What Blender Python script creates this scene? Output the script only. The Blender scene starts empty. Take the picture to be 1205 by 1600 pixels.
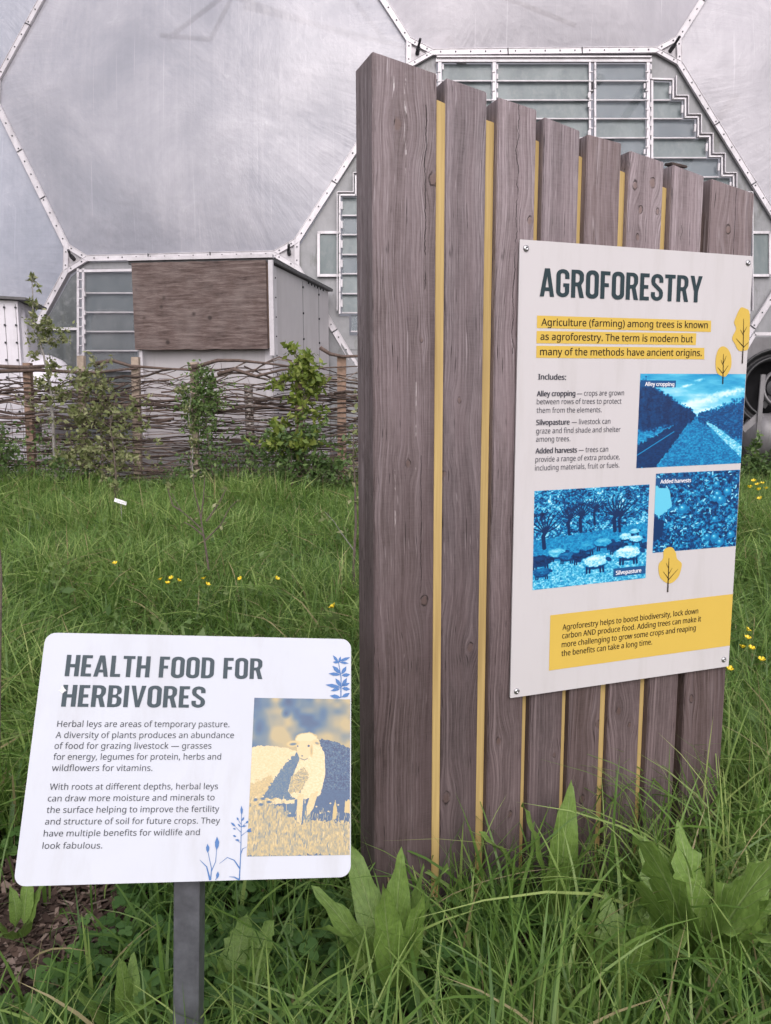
import bpy, bmesh, math, random
import numpy as np
from mathutils import Vector, Matrix, noise as mnoise

S = bpy.context.scene
C = S.collection
random.seed(7)
rng = np.random.default_rng(7)
R = math.radians

# ------------------------------------------------------------------ camera
FPX, PITCH, ROLL, EYE = 1280.0, 0.142772, -0.00153, 1.45
fw = Vector((0, math.cos(PITCH), -math.sin(PITCH)))
rt0 = Vector((1, 0, 0)); up0 = rt0.cross(fw)
rt = math.cos(ROLL) * rt0 + math.sin(ROLL) * up0
up = -math.sin(ROLL) * rt0 + math.cos(ROLL) * up0
cd = bpy.data.cameras.new('camera'); cam = bpy.data.objects.new('camera', cd); C.objects.link(cam)
cd.sensor_fit = 'HORIZONTAL'; cd.sensor_width = 36.0; cd.lens = 36.0 * FPX / 1205.0
cd.clip_start = 0.05; cd.clip_end = 1500
m = Matrix(((rt.x, up.x, -fw.x, 0), (rt.y, up.y, -fw.y, 0), (rt.z, up.z, -fw.z, EYE), (0, 0, 0, 1)))
cam.matrix_world = m
S.camera = cam
OR = Vector((0, 0, EYE))

# ------------------------------------------------------------------ world, sun, exposure
W = bpy.data.worlds.new('World'); S.world = W; W.use_nodes = True
nt = W.node_tree; nt.nodes.clear()
wo = nt.nodes.new('ShaderNodeOutputWorld'); bg = nt.nodes.new('ShaderNodeBackground')
sky = nt.nodes.new('ShaderNodeTexSky'); sky.sky_type = 'NISHITA'; sky.sun_disc = False
SUN_EL, SUN_AZ = R(42), R(172)
sky.sun_elevation = SUN_EL; sky.sun_rotation = SUN_AZ; sky.air_density = 1.0; sky.dust_density = 3.0
hsv = nt.nodes.new('ShaderNodeHueSaturation'); hsv.inputs['Saturation'].default_value = 0.22
tint = nt.nodes.new('ShaderNodeMixRGB'); tint.blend_type = 'MULTIPLY'; tint.inputs[0].default_value = 1
tint.inputs[2].default_value = (1.02, 0.97, 1.0, 1)
tc = nt.nodes.new('ShaderNodeTexCoord'); mp = nt.nodes.new('ShaderNodeMapping'); mp.inputs['Scale'].default_value = (1, 1, 2.2)
nz = nt.nodes.new('ShaderNodeTexNoise'); nz.inputs['Scale'].default_value = 2.2; nz.inputs['Detail'].default_value = 5; nz.inputs['Roughness'].default_value = 0.55
cr = nt.nodes.new('ShaderNodeMapRange'); cr.inputs['From Min'].default_value = .3; cr.inputs['From Max'].default_value = .7
cr.inputs['To Min'].default_value = .74; cr.inputs['To Max'].default_value = 1.28
mu = nt.nodes.new('ShaderNodeMixRGB'); mu.blend_type = 'MULTIPLY'; mu.inputs[0].default_value = 1
L = nt.links.new
L(tc.outputs['Generated'], mp.inputs[0]); L(mp.outputs[0], nz.inputs['Vector']); L(nz.outputs['Fac'], cr.inputs['Value'])
L(sky.outputs[0], hsv.inputs['Color']); L(hsv.outputs[0], tint.inputs[1]); L(tint.outputs[0], mu.inputs[1]); L(cr.outputs[0], mu.inputs[2])
L(mu.outputs[0], bg.inputs['Color']); bg.inputs['Strength'].default_value = 0.15; L(bg.outputs[0], wo.inputs[0])
sd = bpy.data.lights.new('sun', 'SUN'); sd.energy = .65; sd.angle = R(60); sd.color = (1, .95, .93)
sun = bpy.data.objects.new('sun', sd); C.objects.link(sun)
sv = Vector((math.sin(SUN_AZ) * math.cos(SUN_EL), math.cos(SUN_AZ) * math.cos(SUN_EL), math.sin(SUN_EL)))
sun.rotation_euler = sv.to_track_quat('Z', 'Y').to_euler()
S.view_settings.view_transform = 'Standard'; S.view_settings.look = 'None'
S.view_settings.gamma = 1; S.view_settings.use_curve_mapping = False
S.view_settings.exposure = 0.62
S.render.engine = 'CYCLES'
S.cycles.max_bounces = 8; S.cycles.transparent_max_bounces = 16

# ------------------------------------------------------------------ helpers
def ray(px, py): return ((px - 602.5) / FPX * rt - (py - 800.0) / FPX * up + fw)
def on_y(px, py, y):
    d = ray(px, py); return OR + d * (y / d.y)
def on_plane(px, py, p0, n):
    d = ray(px, py); return OR + d * ((p0 - OR).dot(n) / d.dot(n))
def link(o, parent=None):
    C.objects.link(o)
    if parent is not None: o.parent = parent
    return o
def tag(o, label=None, cat=None, group=None, kind=None):
    if label: o['label'] = label
    if cat: o['category'] = cat
    if group: o['group'] = group
    if kind: o['kind'] = kind
    return o
def thing(name, loc, label, cat, group=None, rz=0):
    o = bpy.data.objects.new(name, None); o.empty_display_size = .1
    o.location = loc; o.rotation_euler = (0, 0, rz); link(o)
    return tag(o, label, cat, group)
def setpar(o, parent):      # keep world coordinates of a mesh whose parent is an Empty with a location
    o.parent = parent; o.matrix_parent_inverse = parent_world(parent).inverted()
def parent_world(p):
    M = Matrix.LocRotScale(p.location, p.rotation_euler, p.scale)
    if p.parent: M = parent_world(p.parent) @ p.matrix_parent_inverse @ M
    return M
def obj(name, me, mat=None, parent=None, smooth=False):
    o = bpy.data.objects.new(name, me); link(o)
    if mat is not None and len(me.materials) == 0: me.materials.append(mat)
    if smooth: me.shade_smooth()
    if parent is not None: setpar(o, parent)
    return o
def mesh_np(name, v, f, attr=None, mats=None):
    """v (N,3), f list of arrays (M,k); attr per point float named rnd"""
    me = bpy.data.meshes.new(name)
    v = np.asarray(v, dtype=np.float32); fs = [np.asarray(a, dtype=np.int32) for a in (f if isinstance(f, list) else [f]) if len(a)]
    me.vertices.add(len(v)); me.vertices.foreach_set('co', v.ravel())
    nl = sum(a.size for a in fs); nf = sum(len(a) for a in fs)
    me.loops.add(nl); me.loops.foreach_set('vertex_index', np.concatenate([a.ravel() for a in fs]))
    me.polygons.add(nf)
    sizes = np.concatenate([np.full(len(a), a.shape[1], dtype=np.int32) for a in fs])
    me.polygons.foreach_set('loop_start', np.concatenate([[0], np.cumsum(sizes)[:-1]]).astype(np.int32))
    if attr is not None:
        for k, val in attr.items():
            a = me.attributes.new(k, 'FLOAT', 'POINT'); a.data.foreach_set('value', np.asarray(val, dtype=np.float32))
    me.update(calc_edges=True); me.validate()
    return me
class MB:
    def __init__(s): s.v = []; s.f = []
    def poly(s, pts):
        b = len(s.v); s.v += [tuple(p) for p in pts]; s.f.append(tuple(range(b, b + len(pts))))
    def prism(s, pts, d):
        """closed prism: polygon pts extruded by vector d"""
        n = len(pts); b = len(s.v); d = Vector(d)
        s.v += [tuple(p) for p in pts] + [tuple(Vector(p) + d) for p in pts]
        s.f.append(tuple(range(b, b + n))[::-1]); s.f.append(tuple(range(b + n, b + 2 * n)))
        for i in range(n):
            j = (i + 1) % n; s.f.append((b + i, b + j, b + n + j, b + n + i))
    def box(s, c, x, y, z):
        """centre and three half vectors"""
        c = Vector(c); x = Vector(x); y = Vector(y); z = Vector(z)
        s.prism([c - x - y - z, c + x - y - z, c + x + y - z, c - x + y - z], z * 2)
    def aab(s, x0, x1, y0, y1, z0, z1):
        s.box(((x0 + x1) / 2, (y0 + y1) / 2, (z0 + z1) / 2), ((x1 - x0) / 2, 0, 0), (0, (y1 - y0) / 2, 0), (0, 0, (z1 - z0) / 2))
    def bar(s, a, b, w, t, n):
        """bar from a to b, width w across, thickness t from the surface along n"""
        a = Vector(a); b = Vector(b); n = Vector(n).normalized(); d = (b - a); c = d.cross(n).normalized() * (w / 2)
        s.prism([a - c, b - c, b + c, a + c], n * t)
    def tube(s, pts, rad, k=6, cap=True):
        pts = [Vector(p) for p in pts]; n = len(pts)
        if not hasattr(rad, '__len__'): rad = [rad] * n
        b = len(s.v); prev = None
        for i, p in enumerate(pts):
            d = (pts[min(i + 1, n - 1)] - pts[max(i - 1, 0)]).normalized()
            if prev is None:
                u = d.orthogonal().normalized()
            else:
                u = (prev - d * prev.dot(d)).normalized()
            prev = u; w = d.cross(u)
            for j in range(k):
                a = 2 * math.pi * j / k
                s.v.append(tuple(p + (u * math.cos(a) + w * math.sin(a)) * rad[i]))
        for i in range(n - 1):
            for j in range(k):
                j2 = (j + 1) % k
                s.f.append((b + i * k + j, b + i * k + j2, b + (i + 1) * k + j2, b + (i + 1) * k + j))
        if cap:
            s.f.append(tuple(b + j for j in range(k))[::-1]); s.f.append(tuple(b + (n - 1) * k + j for j in range(k)))
    def cyl(s, a, b, r, k=16): s.tube([a, b], r, k)
    def lathe(s, c, axis, prof, k=24):
        """prof list of (r, t) along axis from c"""
        c = Vector(c); ax = Vector(axis).normalized(); u = ax.orthogonal().normalized(); w = ax.cross(u); b = len(s.v)
        for r, t in prof:
            for j in range(k):
                a = 2 * math.pi * j / k; s.v.append(tuple(c + ax * t + (u * math.cos(a) + w * math.sin(a)) * max(r, 1e-4)))
        for i in range(len(prof) - 1):
            for j in range(k):
                j2 = (j + 1) % k; s.f.append((b + i * k + j, b + i * k + j2, b + (i + 1) * k + j2, b + (i + 1) * k + j))
    def mesh(s, name):
        me = bpy.data.meshes.new(name); me.from_pydata(s.v, [], s.f); me.update()
        bm = bmesh.new(); bm.from_mesh(me); bmesh.ops.recalc_face_normals(bm, faces=bm.faces); bm.to_mesh(me); bm.free()
        return me
    def build(s, name, mat, parent=None, smooth=False, bevel=0):
        me = s.mesh(name)
        if bevel:
            bm = bmesh.new(); bm.from_mesh(me)
            bmesh.ops.remove_doubles(bm, verts=bm.verts, dist=1e-6)
            bmesh.ops.bevel(bm, geom=list(bm.edges), offset=bevel, segments=2, affect='EDGES', profile=.6)
            bm.to_mesh(me); bm.free()
        return obj(name, me, mat, parent, smooth)

# ------------------------------------------------------------------ materials
class NT:
    def __init__(s, name):
        s.m = bpy.data.materials.new(name); s.m.use_nodes = True; s.t = s.m.node_tree; s.t.nodes.clear()
        s.out = s.t.nodes.new('ShaderNodeOutputMaterial')
    def n(s, typ, **kw):
        nd = s.t.nodes.new('ShaderNode' + typ)
        for k, v in kw.items(): setattr(nd, k, v)
        return nd
    def set(s, inp, v):
        if hasattr(v, 'is_linked') or isinstance(v, bpy.types.NodeSocket): s.t.links.new(v, inp)
        else: inp.default_value = v
    def math(s, op, a, b=0.0, c=None, clamp=False):
        nd = s.n('Math', operation=op, use_clamp=clamp); s.set(nd.inputs[0], a); s.set(nd.inputs[1], b)
        if c is not None: s.set(nd.inputs[2], c)
        return nd.outputs[0]
    def noise(s, vec, scale, detail=4, rough=.5, dist=0, sc3=None):
        if sc3:
            mpn = s.n('Mapping'); s.set(mpn.inputs['Vector'], vec); mpn.inputs['Scale'].default_value = sc3; vec = mpn.outputs[0]
        nd = s.n('TexNoise'); s.set(nd.inputs['Vector'], vec); nd.inputs['Scale'].default_value = scale
        nd.inputs['Detail'].default_value = detail; nd.inputs['Roughness'].default_value = rough; nd.inputs['Distortion'].default_value = dist
        return nd.outputs['Fac']
    def ramp(s, fac, stops):
        nd = s.n('ValToRGB'); s.set(nd.inputs[0], fac); el = nd.color_ramp.elements
        while len(el) < len(stops): el.new(.5)
        for e, (p, c) in zip(el, stops):
            e.position = p; e.color = (*c, 1) if len(c) == 3 else c
        return nd.outputs[0]
    def mix(s, fac, a, b, mode='MIX'):
        nd = s.n('MixRGB', blend_type=mode); s.set(nd.inputs[0], fac)
        for i, x in ((1, a), (2, b)):
            if isinstance(x, tuple): nd.inputs[i].default_value = (*x[:3], 1)
            else: s.set(nd.inputs[i], x)
        return nd.outputs[0]
    def maprange(s, v, a, b, c, d):
        nd = s.n('MapRange'); s.set(nd.inputs[0], v)
        for i, x in enumerate((a, b, c, d)): nd.inputs[i + 1].default_value = x
        return nd.outputs[0]
    def bsdf(s, col, rough=.5, metal=0, spec=.5, bump=None, bstr=.3, bdist=.01, alpha=None, trans=None):
        p = s.n('BsdfPrincipled')
        if isinstance(col, tuple): p.inputs['Base Color'].default_value = (*col[:3], 1)
        else: s.set(p.inputs['Base Color'], col)
        s.set(p.inputs['Roughness'], rough); s.set(p.inputs['Metallic'], metal); s.set(p.inputs['Specular IOR Level'], spec)
        if alpha is not None: s.set(p.inputs['Alpha'], alpha)
        if bump is not None:
            b = s.n('Bump'); b.inputs['Strength'].default_value = bstr; b.inputs['Distance'].default_value = bdist
            s.set(b.inputs['Height'], bump); s.t.links.new(b.outputs[0], p.inputs['Normal'])
        sh = p.outputs[0]
        if trans:
            tr = s.n('BsdfTranslucent'); s.set(tr.inputs[0], col if not isinstance(col, tuple) else (*col, 1))
            mx = s.n('MixShader'); mx.inputs[0].default_value = trans
            s.t.links.new(sh, mx.inputs[1]); s.t.links.new(tr.outputs[0], mx.inputs[2]); sh = mx.outputs[0]
        s.t.links.new(sh, s.out.inputs[0]); return s.m
    def obj(s): return s.n('TexCoord').outputs['Object']
    def pos(s): return s.n('NewGeometry').outputs['Position']

def plain(name, col, rough=.5, metal=0, var=.12, scale=8, bstr=.15, spec=None, dirt=None, dirt_sc=(3, 3, .6)):
    if spec is None: spec = .12 if name.startswith('print') else .5
    t = NT(name); o = t.obj(); nz = t.noise(o, scale, 5, .6)
    c = t.mix(t.maprange(nz, .3, .7, 0, 1), tuple(x * (1 - var) for x in col), tuple(min(1, x * (1 + var)) for x in col))
    if dirt:
        d = t.noise(o, 1.5, 6, .65, sc3=dirt_sc); c = t.mix(t.maprange(d, .5, .75, 0, .7), c, dirt)
    return t.bsdf(c, rough, metal, spec, nz, bstr, .004)

M = {}
M['alu'] = plain('aluminium', (.54, .52, .54), .45, .15, .12, 6, .15, dirt=(.36, .34, .35))
M['alu_dim'] = plain('dull_aluminium', (.40, .385, .40), .5, .3, .15, 5, .15, dirt=(.25, .24, .24))
M['bolt'] = plain('dark_bolt', (.05, .05, .055), .5, .6)
M['steel'] = plain('screw_steel', (.45, .45, .46), .28, .9, .1)
M['galv'] = plain('galvanised_post', (.16, .165, .19), .5, .6, .35, 22, .15, dirt=(.10, .10, .11))
M['print_dark'] = plain('print_slate', (.030, .050, .058), .45, 0, .02)
M['print_slate'] = plain('print_bluegrey', (.050, .070, .082), .45, 0, .03)
M['print_grey'] = plain('print_grey', (.055, .06, .068), .5, 0, .03)
M['print_text'] = plain('print_text', (.065, .065, .08), .5, 0, .02)
M['print_black'] = plain('print_black', (.03, .022, .015), .5, 0, .02)
M['print_yellow'] = plain('print_yellow', (.60, .42, .085), .42, 0, .02)
M['print_white'] = plain('print_white', (.75, .75, .78), .45, 0, .02)
M['print_blue'] = plain('print_blue', (.075, .165, .36), .45, 0, .05)
M['print_label'] = plain('print_label', (.02, .085, .22), .45, 0, .02)
M['sign_white'] = plain('sign_white', (.545, .525, .53), .38, 0, .02, 3, .02, dirt=(.47, .45, .44), dirt_sc=(9, 1.2, 1))
M['cladding'] = plain('wall_sheet', (.45, .43, .44), .45, .1, .06, 2, .06, dirt=(.36, .34, .34), dirt_sc=(5, 5, .4))
M['white_pl'] = plain('white_plastic', (.62, .60, .64), .4, 0, .06, 5, .05, dirt=(.4, .39, .38))
M['black_rub'] = plain('black_rubber', (.018, .018, .02), .45, 0, .3, 6, .2)
M['greypipe'] = plain('grey_tank', (.17, .165, .17), .4, .1, .2, 4, .1, dirt=(.1, .09, .09))
M['darkroof'] = plain('roof_edge', (.09, .088, .09), .5, .3, .3, 12, .2)

def wood(name, knots, cracks=(), tone=1.0, seed=0.0, warm=0.0, drops=(), freq=95, curl=1.0):
    t = NT(name); o = t.obj(); sp = t.n('SeparateXYZ'); t.set(sp.inputs[0], o)
    x, y, z = sp.outputs
    cs = t.n('CombineXYZ'); t.set(cs.inputs[0], t.math('MULTIPLY', x, 2.0)); t.set(cs.inputs[1], t.math('ADD', y, seed)); t.set(cs.inputs[2], t.math('MULTIPLY', z, .9))
    lo = t.noise(cs.outputs[0], 2.2, 2, .4)
    xw = t.math('ADD', x, t.math('MULTIPLY', t.math('SUBTRACT', lo, .5), .065 * curl))
    core = None; rings = None
    for kx, kz, r in knots:
        dx = t.math('SUBTRACT', x, kx); dz = t.math('MULTIPLY', t.math('SUBTRACT', z, kz), .62)
        d = t.math('SQRT', t.math('ADD', t.math('MULTIPLY', dx, dx), t.math('MULTIPLY', dz, dz)))
        g = t.math('EXPONENT', t.math('MULTIPLY', t.math('POWER', t.math('DIVIDE', d, r * 2.6), 2.0), -1.0))
        xw = t.math('SUBTRACT', xw, t.math('MULTIPLY', t.math('MULTIPLY', dx, g), .8))
        d = t.math('ADD', d, t.math('MULTIPLY', t.math('SUBTRACT', t.noise(o, 55 + kz * 9, 3, .6), .5), r * .75))
        cm = t.maprange(d, r * .75, r * .4, 0, 1)
        rg = t.math('MULTIPLY', t.maprange(t.math('ABSOLUTE', t.math('SUBTRACT', d, r * .62)), 0, r * .17, 1, 0), t.maprange(t.noise(o, 38 + kx * 70, 2, .5), .42, .56, .0, 1))
        core = cm if core is None else t.math('MAXIMUM', core, cm)
        rings = rg if rings is None else t.math('MAXIMUM', rings, rg)
    c2 = t.n('CombineXYZ'); t.set(c2.inputs[0], xw); t.set(c2.inputs[1], y); t.set(c2.inputs[2], t.math('MULTIPLY', z, .016))
    grain = t.noise(c2.outputs[0], freq * .9, 4, .7)
    jit = t.noise(c2.outputs[0], freq * .16, 2, .5)
    ringv = t.math('FRACT', t.math('ADD', t.math('MULTIPLY', xw, freq * 1.15), t.math('MULTIPLY', jit, 9.0)))
    late = t.math('POWER', ringv, 3.0)                       # pale early wood running into a dark late-wood line
    c3 = t.n('CombineXYZ'); t.set(c3.inputs[0], xw); t.set(c3.inputs[1], y); t.set(c3.inputs[2], t.math('MULTIPLY', z, .035))
    fine = t.noise(c3.outputs[0], freq * 4.5, 3, .75)
    band = t.noise(c2.outputs[0], freq * .22, 2, .5)
    blot = t.noise(o, 5, 5, .6, sc3=(1.5, 1, .5))
    area = t.maprange(t.noise(o, 4, 3, .5, sc3=(2.2, 1, .35)), .35, .62, .25, 1)   # where the rings stand out
    h = t.math('ADD', t.math('MULTIPLY', grain, .55), t.math('MULTIPLY', fine, .45))
    a = (.095 * tone * (1 + warm), .076 * tone, .078 * tone * (1 - warm)); b = (.20 * tone * (1 + warm * .6), .168 * tone, .174 * tone * (1 - warm * .5)); d_ = (.37 * tone, .325 * tone, .34 * tone)
    col = t.ramp(h, [(.38, a), (.50, b), (.62, d_)])
    col = t.mix(t.math('MULTIPLY', t.math('MULTIPLY', late, area), .82), col, (.060 * tone, .042 * tone, .043 * tone))
    col = t.mix(t.maprange(band, .42, .64, .0, .55), col, (.095 * tone, .069 * tone, .070 * tone))
    col = t.mix(t.maprange(blot, .42, .68, .0, .5), col, (.30 * tone, .24 * tone, .256 * tone))
    h = t.math('SUBTRACT', h, t.math('MULTIPLY', t.math('MULTIPLY', late, area), .35))
    saw = t.noise(o, 260, 2, .5, sc3=(.12, 1, 1.0))
    col = t.mix(t.maprange(saw, .35, .7, 0, .16), col, (.30 * tone, .26 * tone, .27 * tone))
    hh = t.math('ADD', h, t.math('MULTIPLY', saw, .12))
    c4 = t.n('CombineXYZ'); t.set(c4.inputs[0], xw); t.set(c4.inputs[1], y); t.set(c4.inputs[2], t.math('MULTIPLY', z, .05))
    chk = t.maprange(t.noise(c4.outputs[0], freq * 2.4, 2, .5), .66, .72, 0, 1)          # fine drying checks
    col = t.mix(t.math('MULTIPLY', chk, .8), col, (.022, .016, .015)); hh = t.math('SUBTRACT', hh, t.math('MULTIPLY', chk, .6))
    fl = t.maprange(t.noise(c4.outputs[0], freq * 1.7, 2, .5), .68, .73, 0, 1); col = t.mix(t.math('MULTIPLY', fl, .6), col, (.46, .41, .43))
    if core is not None:
        col = t.mix(t.math('MULTIPLY', core, .55), col, (.17 * tone, .115 * tone, .095 * tone))
        col = t.mix(t.math('MULTIPLY', rings, .9), col, (.022, .016, .015)); hh = t.math('SUBTRACT', hh, t.math('MULTIPLY', rings, .8))
    for cx, z0, z1, w, wob in cracks:
        wv = t.noise(t.math('ADD', t.math('MULTIPLY', z, 2.5), cx * 40 + seed), 1.6, 5, .7)
        cxx = t.math('ADD', cx - wob / 2, t.math('MULTIPLY', wv, wob))
        dd = t.math('ABSOLUTE', t.math('SUBTRACT', x, cxx))
        brk = t.maprange(t.noise(t.math('ADD', t.math('MULTIPLY', z, 9.0), cx * 91), 1.3, 3, .6), .40, .52, .25, 1)
        cmk = t.math('MULTIPLY', t.math('MULTIPLY', t.maprange(dd, w * .3, w * .8, 1, 0), brk), t.math('MULTIPLY', t.math('GREATER_THAN', z, z0), t.math('LESS_THAN', z, z1)))
        col = t.mix(cmk, col, (.012, .009, .009)); hh = t.math('SUBTRACT', hh, t.math('MULTIPLY', cmk, 1.5))
    for cx, cz, hw, hz in drops:
        wv = t.noise(o, 60, 3, .6, sc3=(1, 1, .35))
        dd = t.math('ABSOLUTE', t.math('SUBTRACT', x, t.math('ADD', cx, t.math('MULTIPLY', t.math('SUBTRACT', wv, .5), hw * 3))))
        dz = t.math('ABSOLUTE', t.math('SUBTRACT', z, cz))
        k = t.math('MULTIPLY', t.maprange(dd, hw * .3, hw, 1, 0), t.math('MULTIPLY', t.maprange(dz, hz * .8, hz, 1, 0), t.maprange(wv, .50, .60, 0, .8)))
        col = t.mix(k, col, (.72, .68, .68))
    weather_shade = t.math('ADD', z, t.math('MULTIPLY', t.math('SUBTRACT', t.noise(o, 3, 5, .65, sc3=(6, 1, .5)), .5), 1.3))   # weathered silver to brown, with shade near the ground painted into the colour
    col = t.mix(t.maprange(weather_shade, 2.1, .75, 0, .92), col, (.40, .345, .33), 'MULTIPLY')
    return t.bsdf(col, .72, 0, .3, hh, .6, .004)

def leaf_mat(name, c1, c2, c3, rough=.45, trans=.35, brown=None):
    t = NT(name); a = t.n('Attribute'); a.attribute_name = 'rnd'
    col = t.ramp(a.outputs['Fac'], [(0, c1), (.55, c2), (1, c3)] if brown is None else [(0, c1), (.5, c2), (.93, c3), (.97, brown)])
    return t.bsdf(col, rough, 0, .35, trans=trans)
M['grass'] = leaf_mat('grass_blade', (.060, .13, .028), (.145, .255, .052), (.37, .47, .155), .40, .42, brown=(.36, .31, .16))
M['clover'] = leaf_mat('clover_leaf', (.055, .13, .030), (.085, .18, .045), (.13, .24, .06), .5, .3)
M['leaf_dark'] = leaf_mat('dark_leaf', (.06, .11, .035), (.10, .17, .05), (.17, .24, .08), .5, .3)
M['leaf_olive'] = leaf_mat('olive_leaf', (.12, .15, .05), (.20, .23, .09), (.36, .36, .2), .5, .3)
M['leaf_bright'] = leaf_mat('bright_leaf', (.11, .17, .03), (.19, .25, .045), (.28, .32, .08), .5, .35)
M['leaf_mid'] = leaf_mat('mid_leaf', (.075, .14, .04), (.13, .21, .06), (.22, .29, .11), .5, .35)

def dock_mat():
    t = NT('dock_leaf'); uv = t.n('UVMap').outputs[0]; sp = t.n('SeparateXYZ'); t.set(sp.inputs[0], uv)
    u, v = sp.outputs[0], sp.outputs[1]
    au = t.math('ABSOLUTE', t.math('SUBTRACT', u, .5))
    rib = t.maprange(au, .0, .035, 1, 0)
    sv_ = t.math('SUBTRACT', t.math('MULTIPLY', v, 9.0), t.math('MULTIPLY', au, 5.0))
    fr = t.math('ABSOLUTE', t.math('SUBTRACT', t.math('FRACT', sv_), .5))
    vein = t.maprange(fr, 0, .09, .55, 0)
    vv = t.math('MAXIMUM', rib, vein)
    nz = t.noise(t.obj(), 30, 4, .6)
    col = t.mix(t.maprange(nz, .3, .7, 0, 1), (.125, .215, .042), (.21, .33, .075))
    col = t.mix(t.math('MULTIPLY', vv, .6), col, (.36, .45, .20))
    sp2 = t.noise(t.obj(), 55, 3, .6); col = t.mix(t.maprange(sp2, .68, .75, 0, .7), col, (.16, .07, .025))
    return t.bsdf(col, .42, 0, .4, t.math('SUBTRACT', nz, vv), .5, .004, trans=.3)
M['dock'] = dock_mat()
M['yellow_petal'] = plain('yellow_petal', (.78, .58, .02), .35, 0, .1)
M['stem'] = plain('green_stem', (.10, .16, .05), .5, 0, .2, 20)
M['bark_grey'] = plain('grey_bark', (.24, .225, .21), .8, 0, .35, 40, .5)
M['bark_brown'] = plain('brown_bark', (.11, .085, .07), .8, 0, .35, 40, .5)
M['rod_a'] = plain('rod_bark_dark', (.055, .037, .030), .8, 0, .4, 30, .5)
M['rod_b'] = plain('rod_bark_mid', (.105, .073, .060), .8, 0, .4, 30, .5)
M['rod_c'] = plain('rod_bark_pale', (.20, .155, .13), .8, 0, .35, 30, .5)
M['post_wood'] = plain('post_wood', (.25, .165, .12), .8, 0, .25, 14, .4, dirt=(.14, .10, .08))
M['post_pale'] = plain('post_wood_pale', (.36, .29, .23), .8, 0, .25, 14, .4, dirt=(.2, .15, .12))
def birch():
    t = NT('birch_bark'); o = t.obj(); nzz = t.noise(o, 14, 5, .7, sc3=(1, 1, 2.2))
    return t.bsdf(t.ramp(nzz, [(.42, (.06, .045, .04)), (.55, (.42, .38, .36))]), .7, 0, .3, nzz, .4)
M['birch'] = birch()
def yellow_wood():
    t = NT('yellow_batten'); o = t.obj(); g = t.noise(o, 60, 4, .6, sc3=(1, 1, .03)); g2 = t.noise(o, 9, 4, .6, sc3=(1, 1, .25))
    col = t.ramp(g, [(.3, (.32, .22, .085)), (.6, (.50, .365, .145)), (.8, (.60, .46, .21))])
    col = t.mix(t.maprange(g2, .55, .8, 0, .4), col, (.30, .21, .09))
    return t.bsdf(col, .6, 0, .3, g, .3, .003)
M['yellow_wood'] = yellow_wood()
def plywood():
    t = NT('weathered_plywood'); o = t.obj()
    w = t.noise(o, 1.6, 4, .6, sc3=(1, 1, 2.4))
    cs = t.n('CombineXYZ'); sp = t.n('SeparateXYZ'); t.set(sp.inputs[0], o)
    t.set(cs.inputs[0], t.math('MULTIPLY', sp.outputs[0], .10)); t.set(cs.inputs[2], t.math('ADD', sp.outputs[2], t.math('MULTIPLY', w, .07)))
    g = t.noise(cs.outputs[0], 22, 6, .75, .15)
    bl = t.noise(o, 2.6, 5, .6)
    kn = t.n('TexVoronoi'); t.set(kn.inputs['Vector'], o); kn.inputs['Scale'].default_value = 3.0
    col = t.ramp(g, [(.34, (.050, .034, .031)), (.5, (.118, .086, .078)), (.68, (.21, .168, .155))])
    col = t.mix(t.maprange(bl, .45, .7, 0, .5), col, (.20, .165, .155))
    col = t.mix(t.maprange(kn.outputs['Distance'], .06, .14, .85, 0), col, (.035, .026, .024))
    return t.bsdf(col, .8, 0, .25, g, .6, .02)
M['plywood'] = plywood()

def etfe(name, dark, light, a_lo, a_hi, sd=0.0):
    t = NT(name); o = t.pos(); sp = t.n('SeparateXYZ'); t.set(sp.inputs[0], o)
    ap, aq, as_ = (t.n('Attribute', attribute_name=k) for k in ('pu', 'pv', 'ps'))
    cw = t.n('CombineXYZ'); t.set(cw.inputs[0], ap.outputs['Fac']); t.set(cw.inputs[1], aq.outputs['Fac']); t.set(cw.inputs[2], t.math('MULTIPLY', as_.outputs['Fac'], .10))
    wr = t.math('MULTIPLY', t.noise(cw.outputs[0], 5.5, 5, .7), t.math('POWER', as_.outputs['Fac'], 4.0))
    wr2 = t.noise(cw.outputs[0], 3.0, 6, .75)
    cl = t.noise(o, .33, 5, .55, .3, sc3=(1, .6, 1.1))
    st = t.noise(o, 1.0, 3, .55, sc3=(9, 1, .22)); st2 = t.noise(o, 1.0, 2, .5, .3, sc3=(26, 1, .3))
    wisps = t.noise(o, .55, 7, .68, .35, sc3=(1, .5, .8))
    f = t.math('ADD', t.math('MULTIPLY', t.maprange(cl, .34, .64, 0, 1), .6), t.math('MULTIPLY', t.maprange(wisps, .42, .68, 0, 1), .5))
    f = t.math('ADD', f, t.math('MULTIPLY', t.maprange(st, .45, .75, 0, 1), .10))
    f = t.math('ADD', f, t.math('MULTIPLY', t.math('MULTIPLY', t.maprange(wr2, .5, .72, 0, 1), t.math('POWER', as_.outputs['Fac'], 3.0)), .30))
    col = t.mix(f, dark, light)
    col = t.mix(t.maprange(st2, .69, .73, 0, .35), col, tuple(min(.9, c * 1.25) for c in light))
    al = t.maprange(f, 0, 1, a_lo, a_hi)
    b = t.bsdf(col, t.maprange(wisps, .3, .7, .14, .34), 0, .5, t.math('ADD', t.math('MULTIPLY', wisps, .4), t.math('ADD', t.math('MULTIPLY', cl, 1.2), t.math('ADD', t.math('MULTIPLY', st, .05), t.math('MULTIPLY', wr, .5)))), .30, .32, alpha=al)
    return b
M['etfe_a'] = etfe('film_cushion', (.30, .305, .345), (.47, .46, .495), .66, .88)
M['etfe_l'] = etfe('film_cushion_bluish', (.26, .28, .335), (.40, .41, .465), .66, .88)
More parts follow.
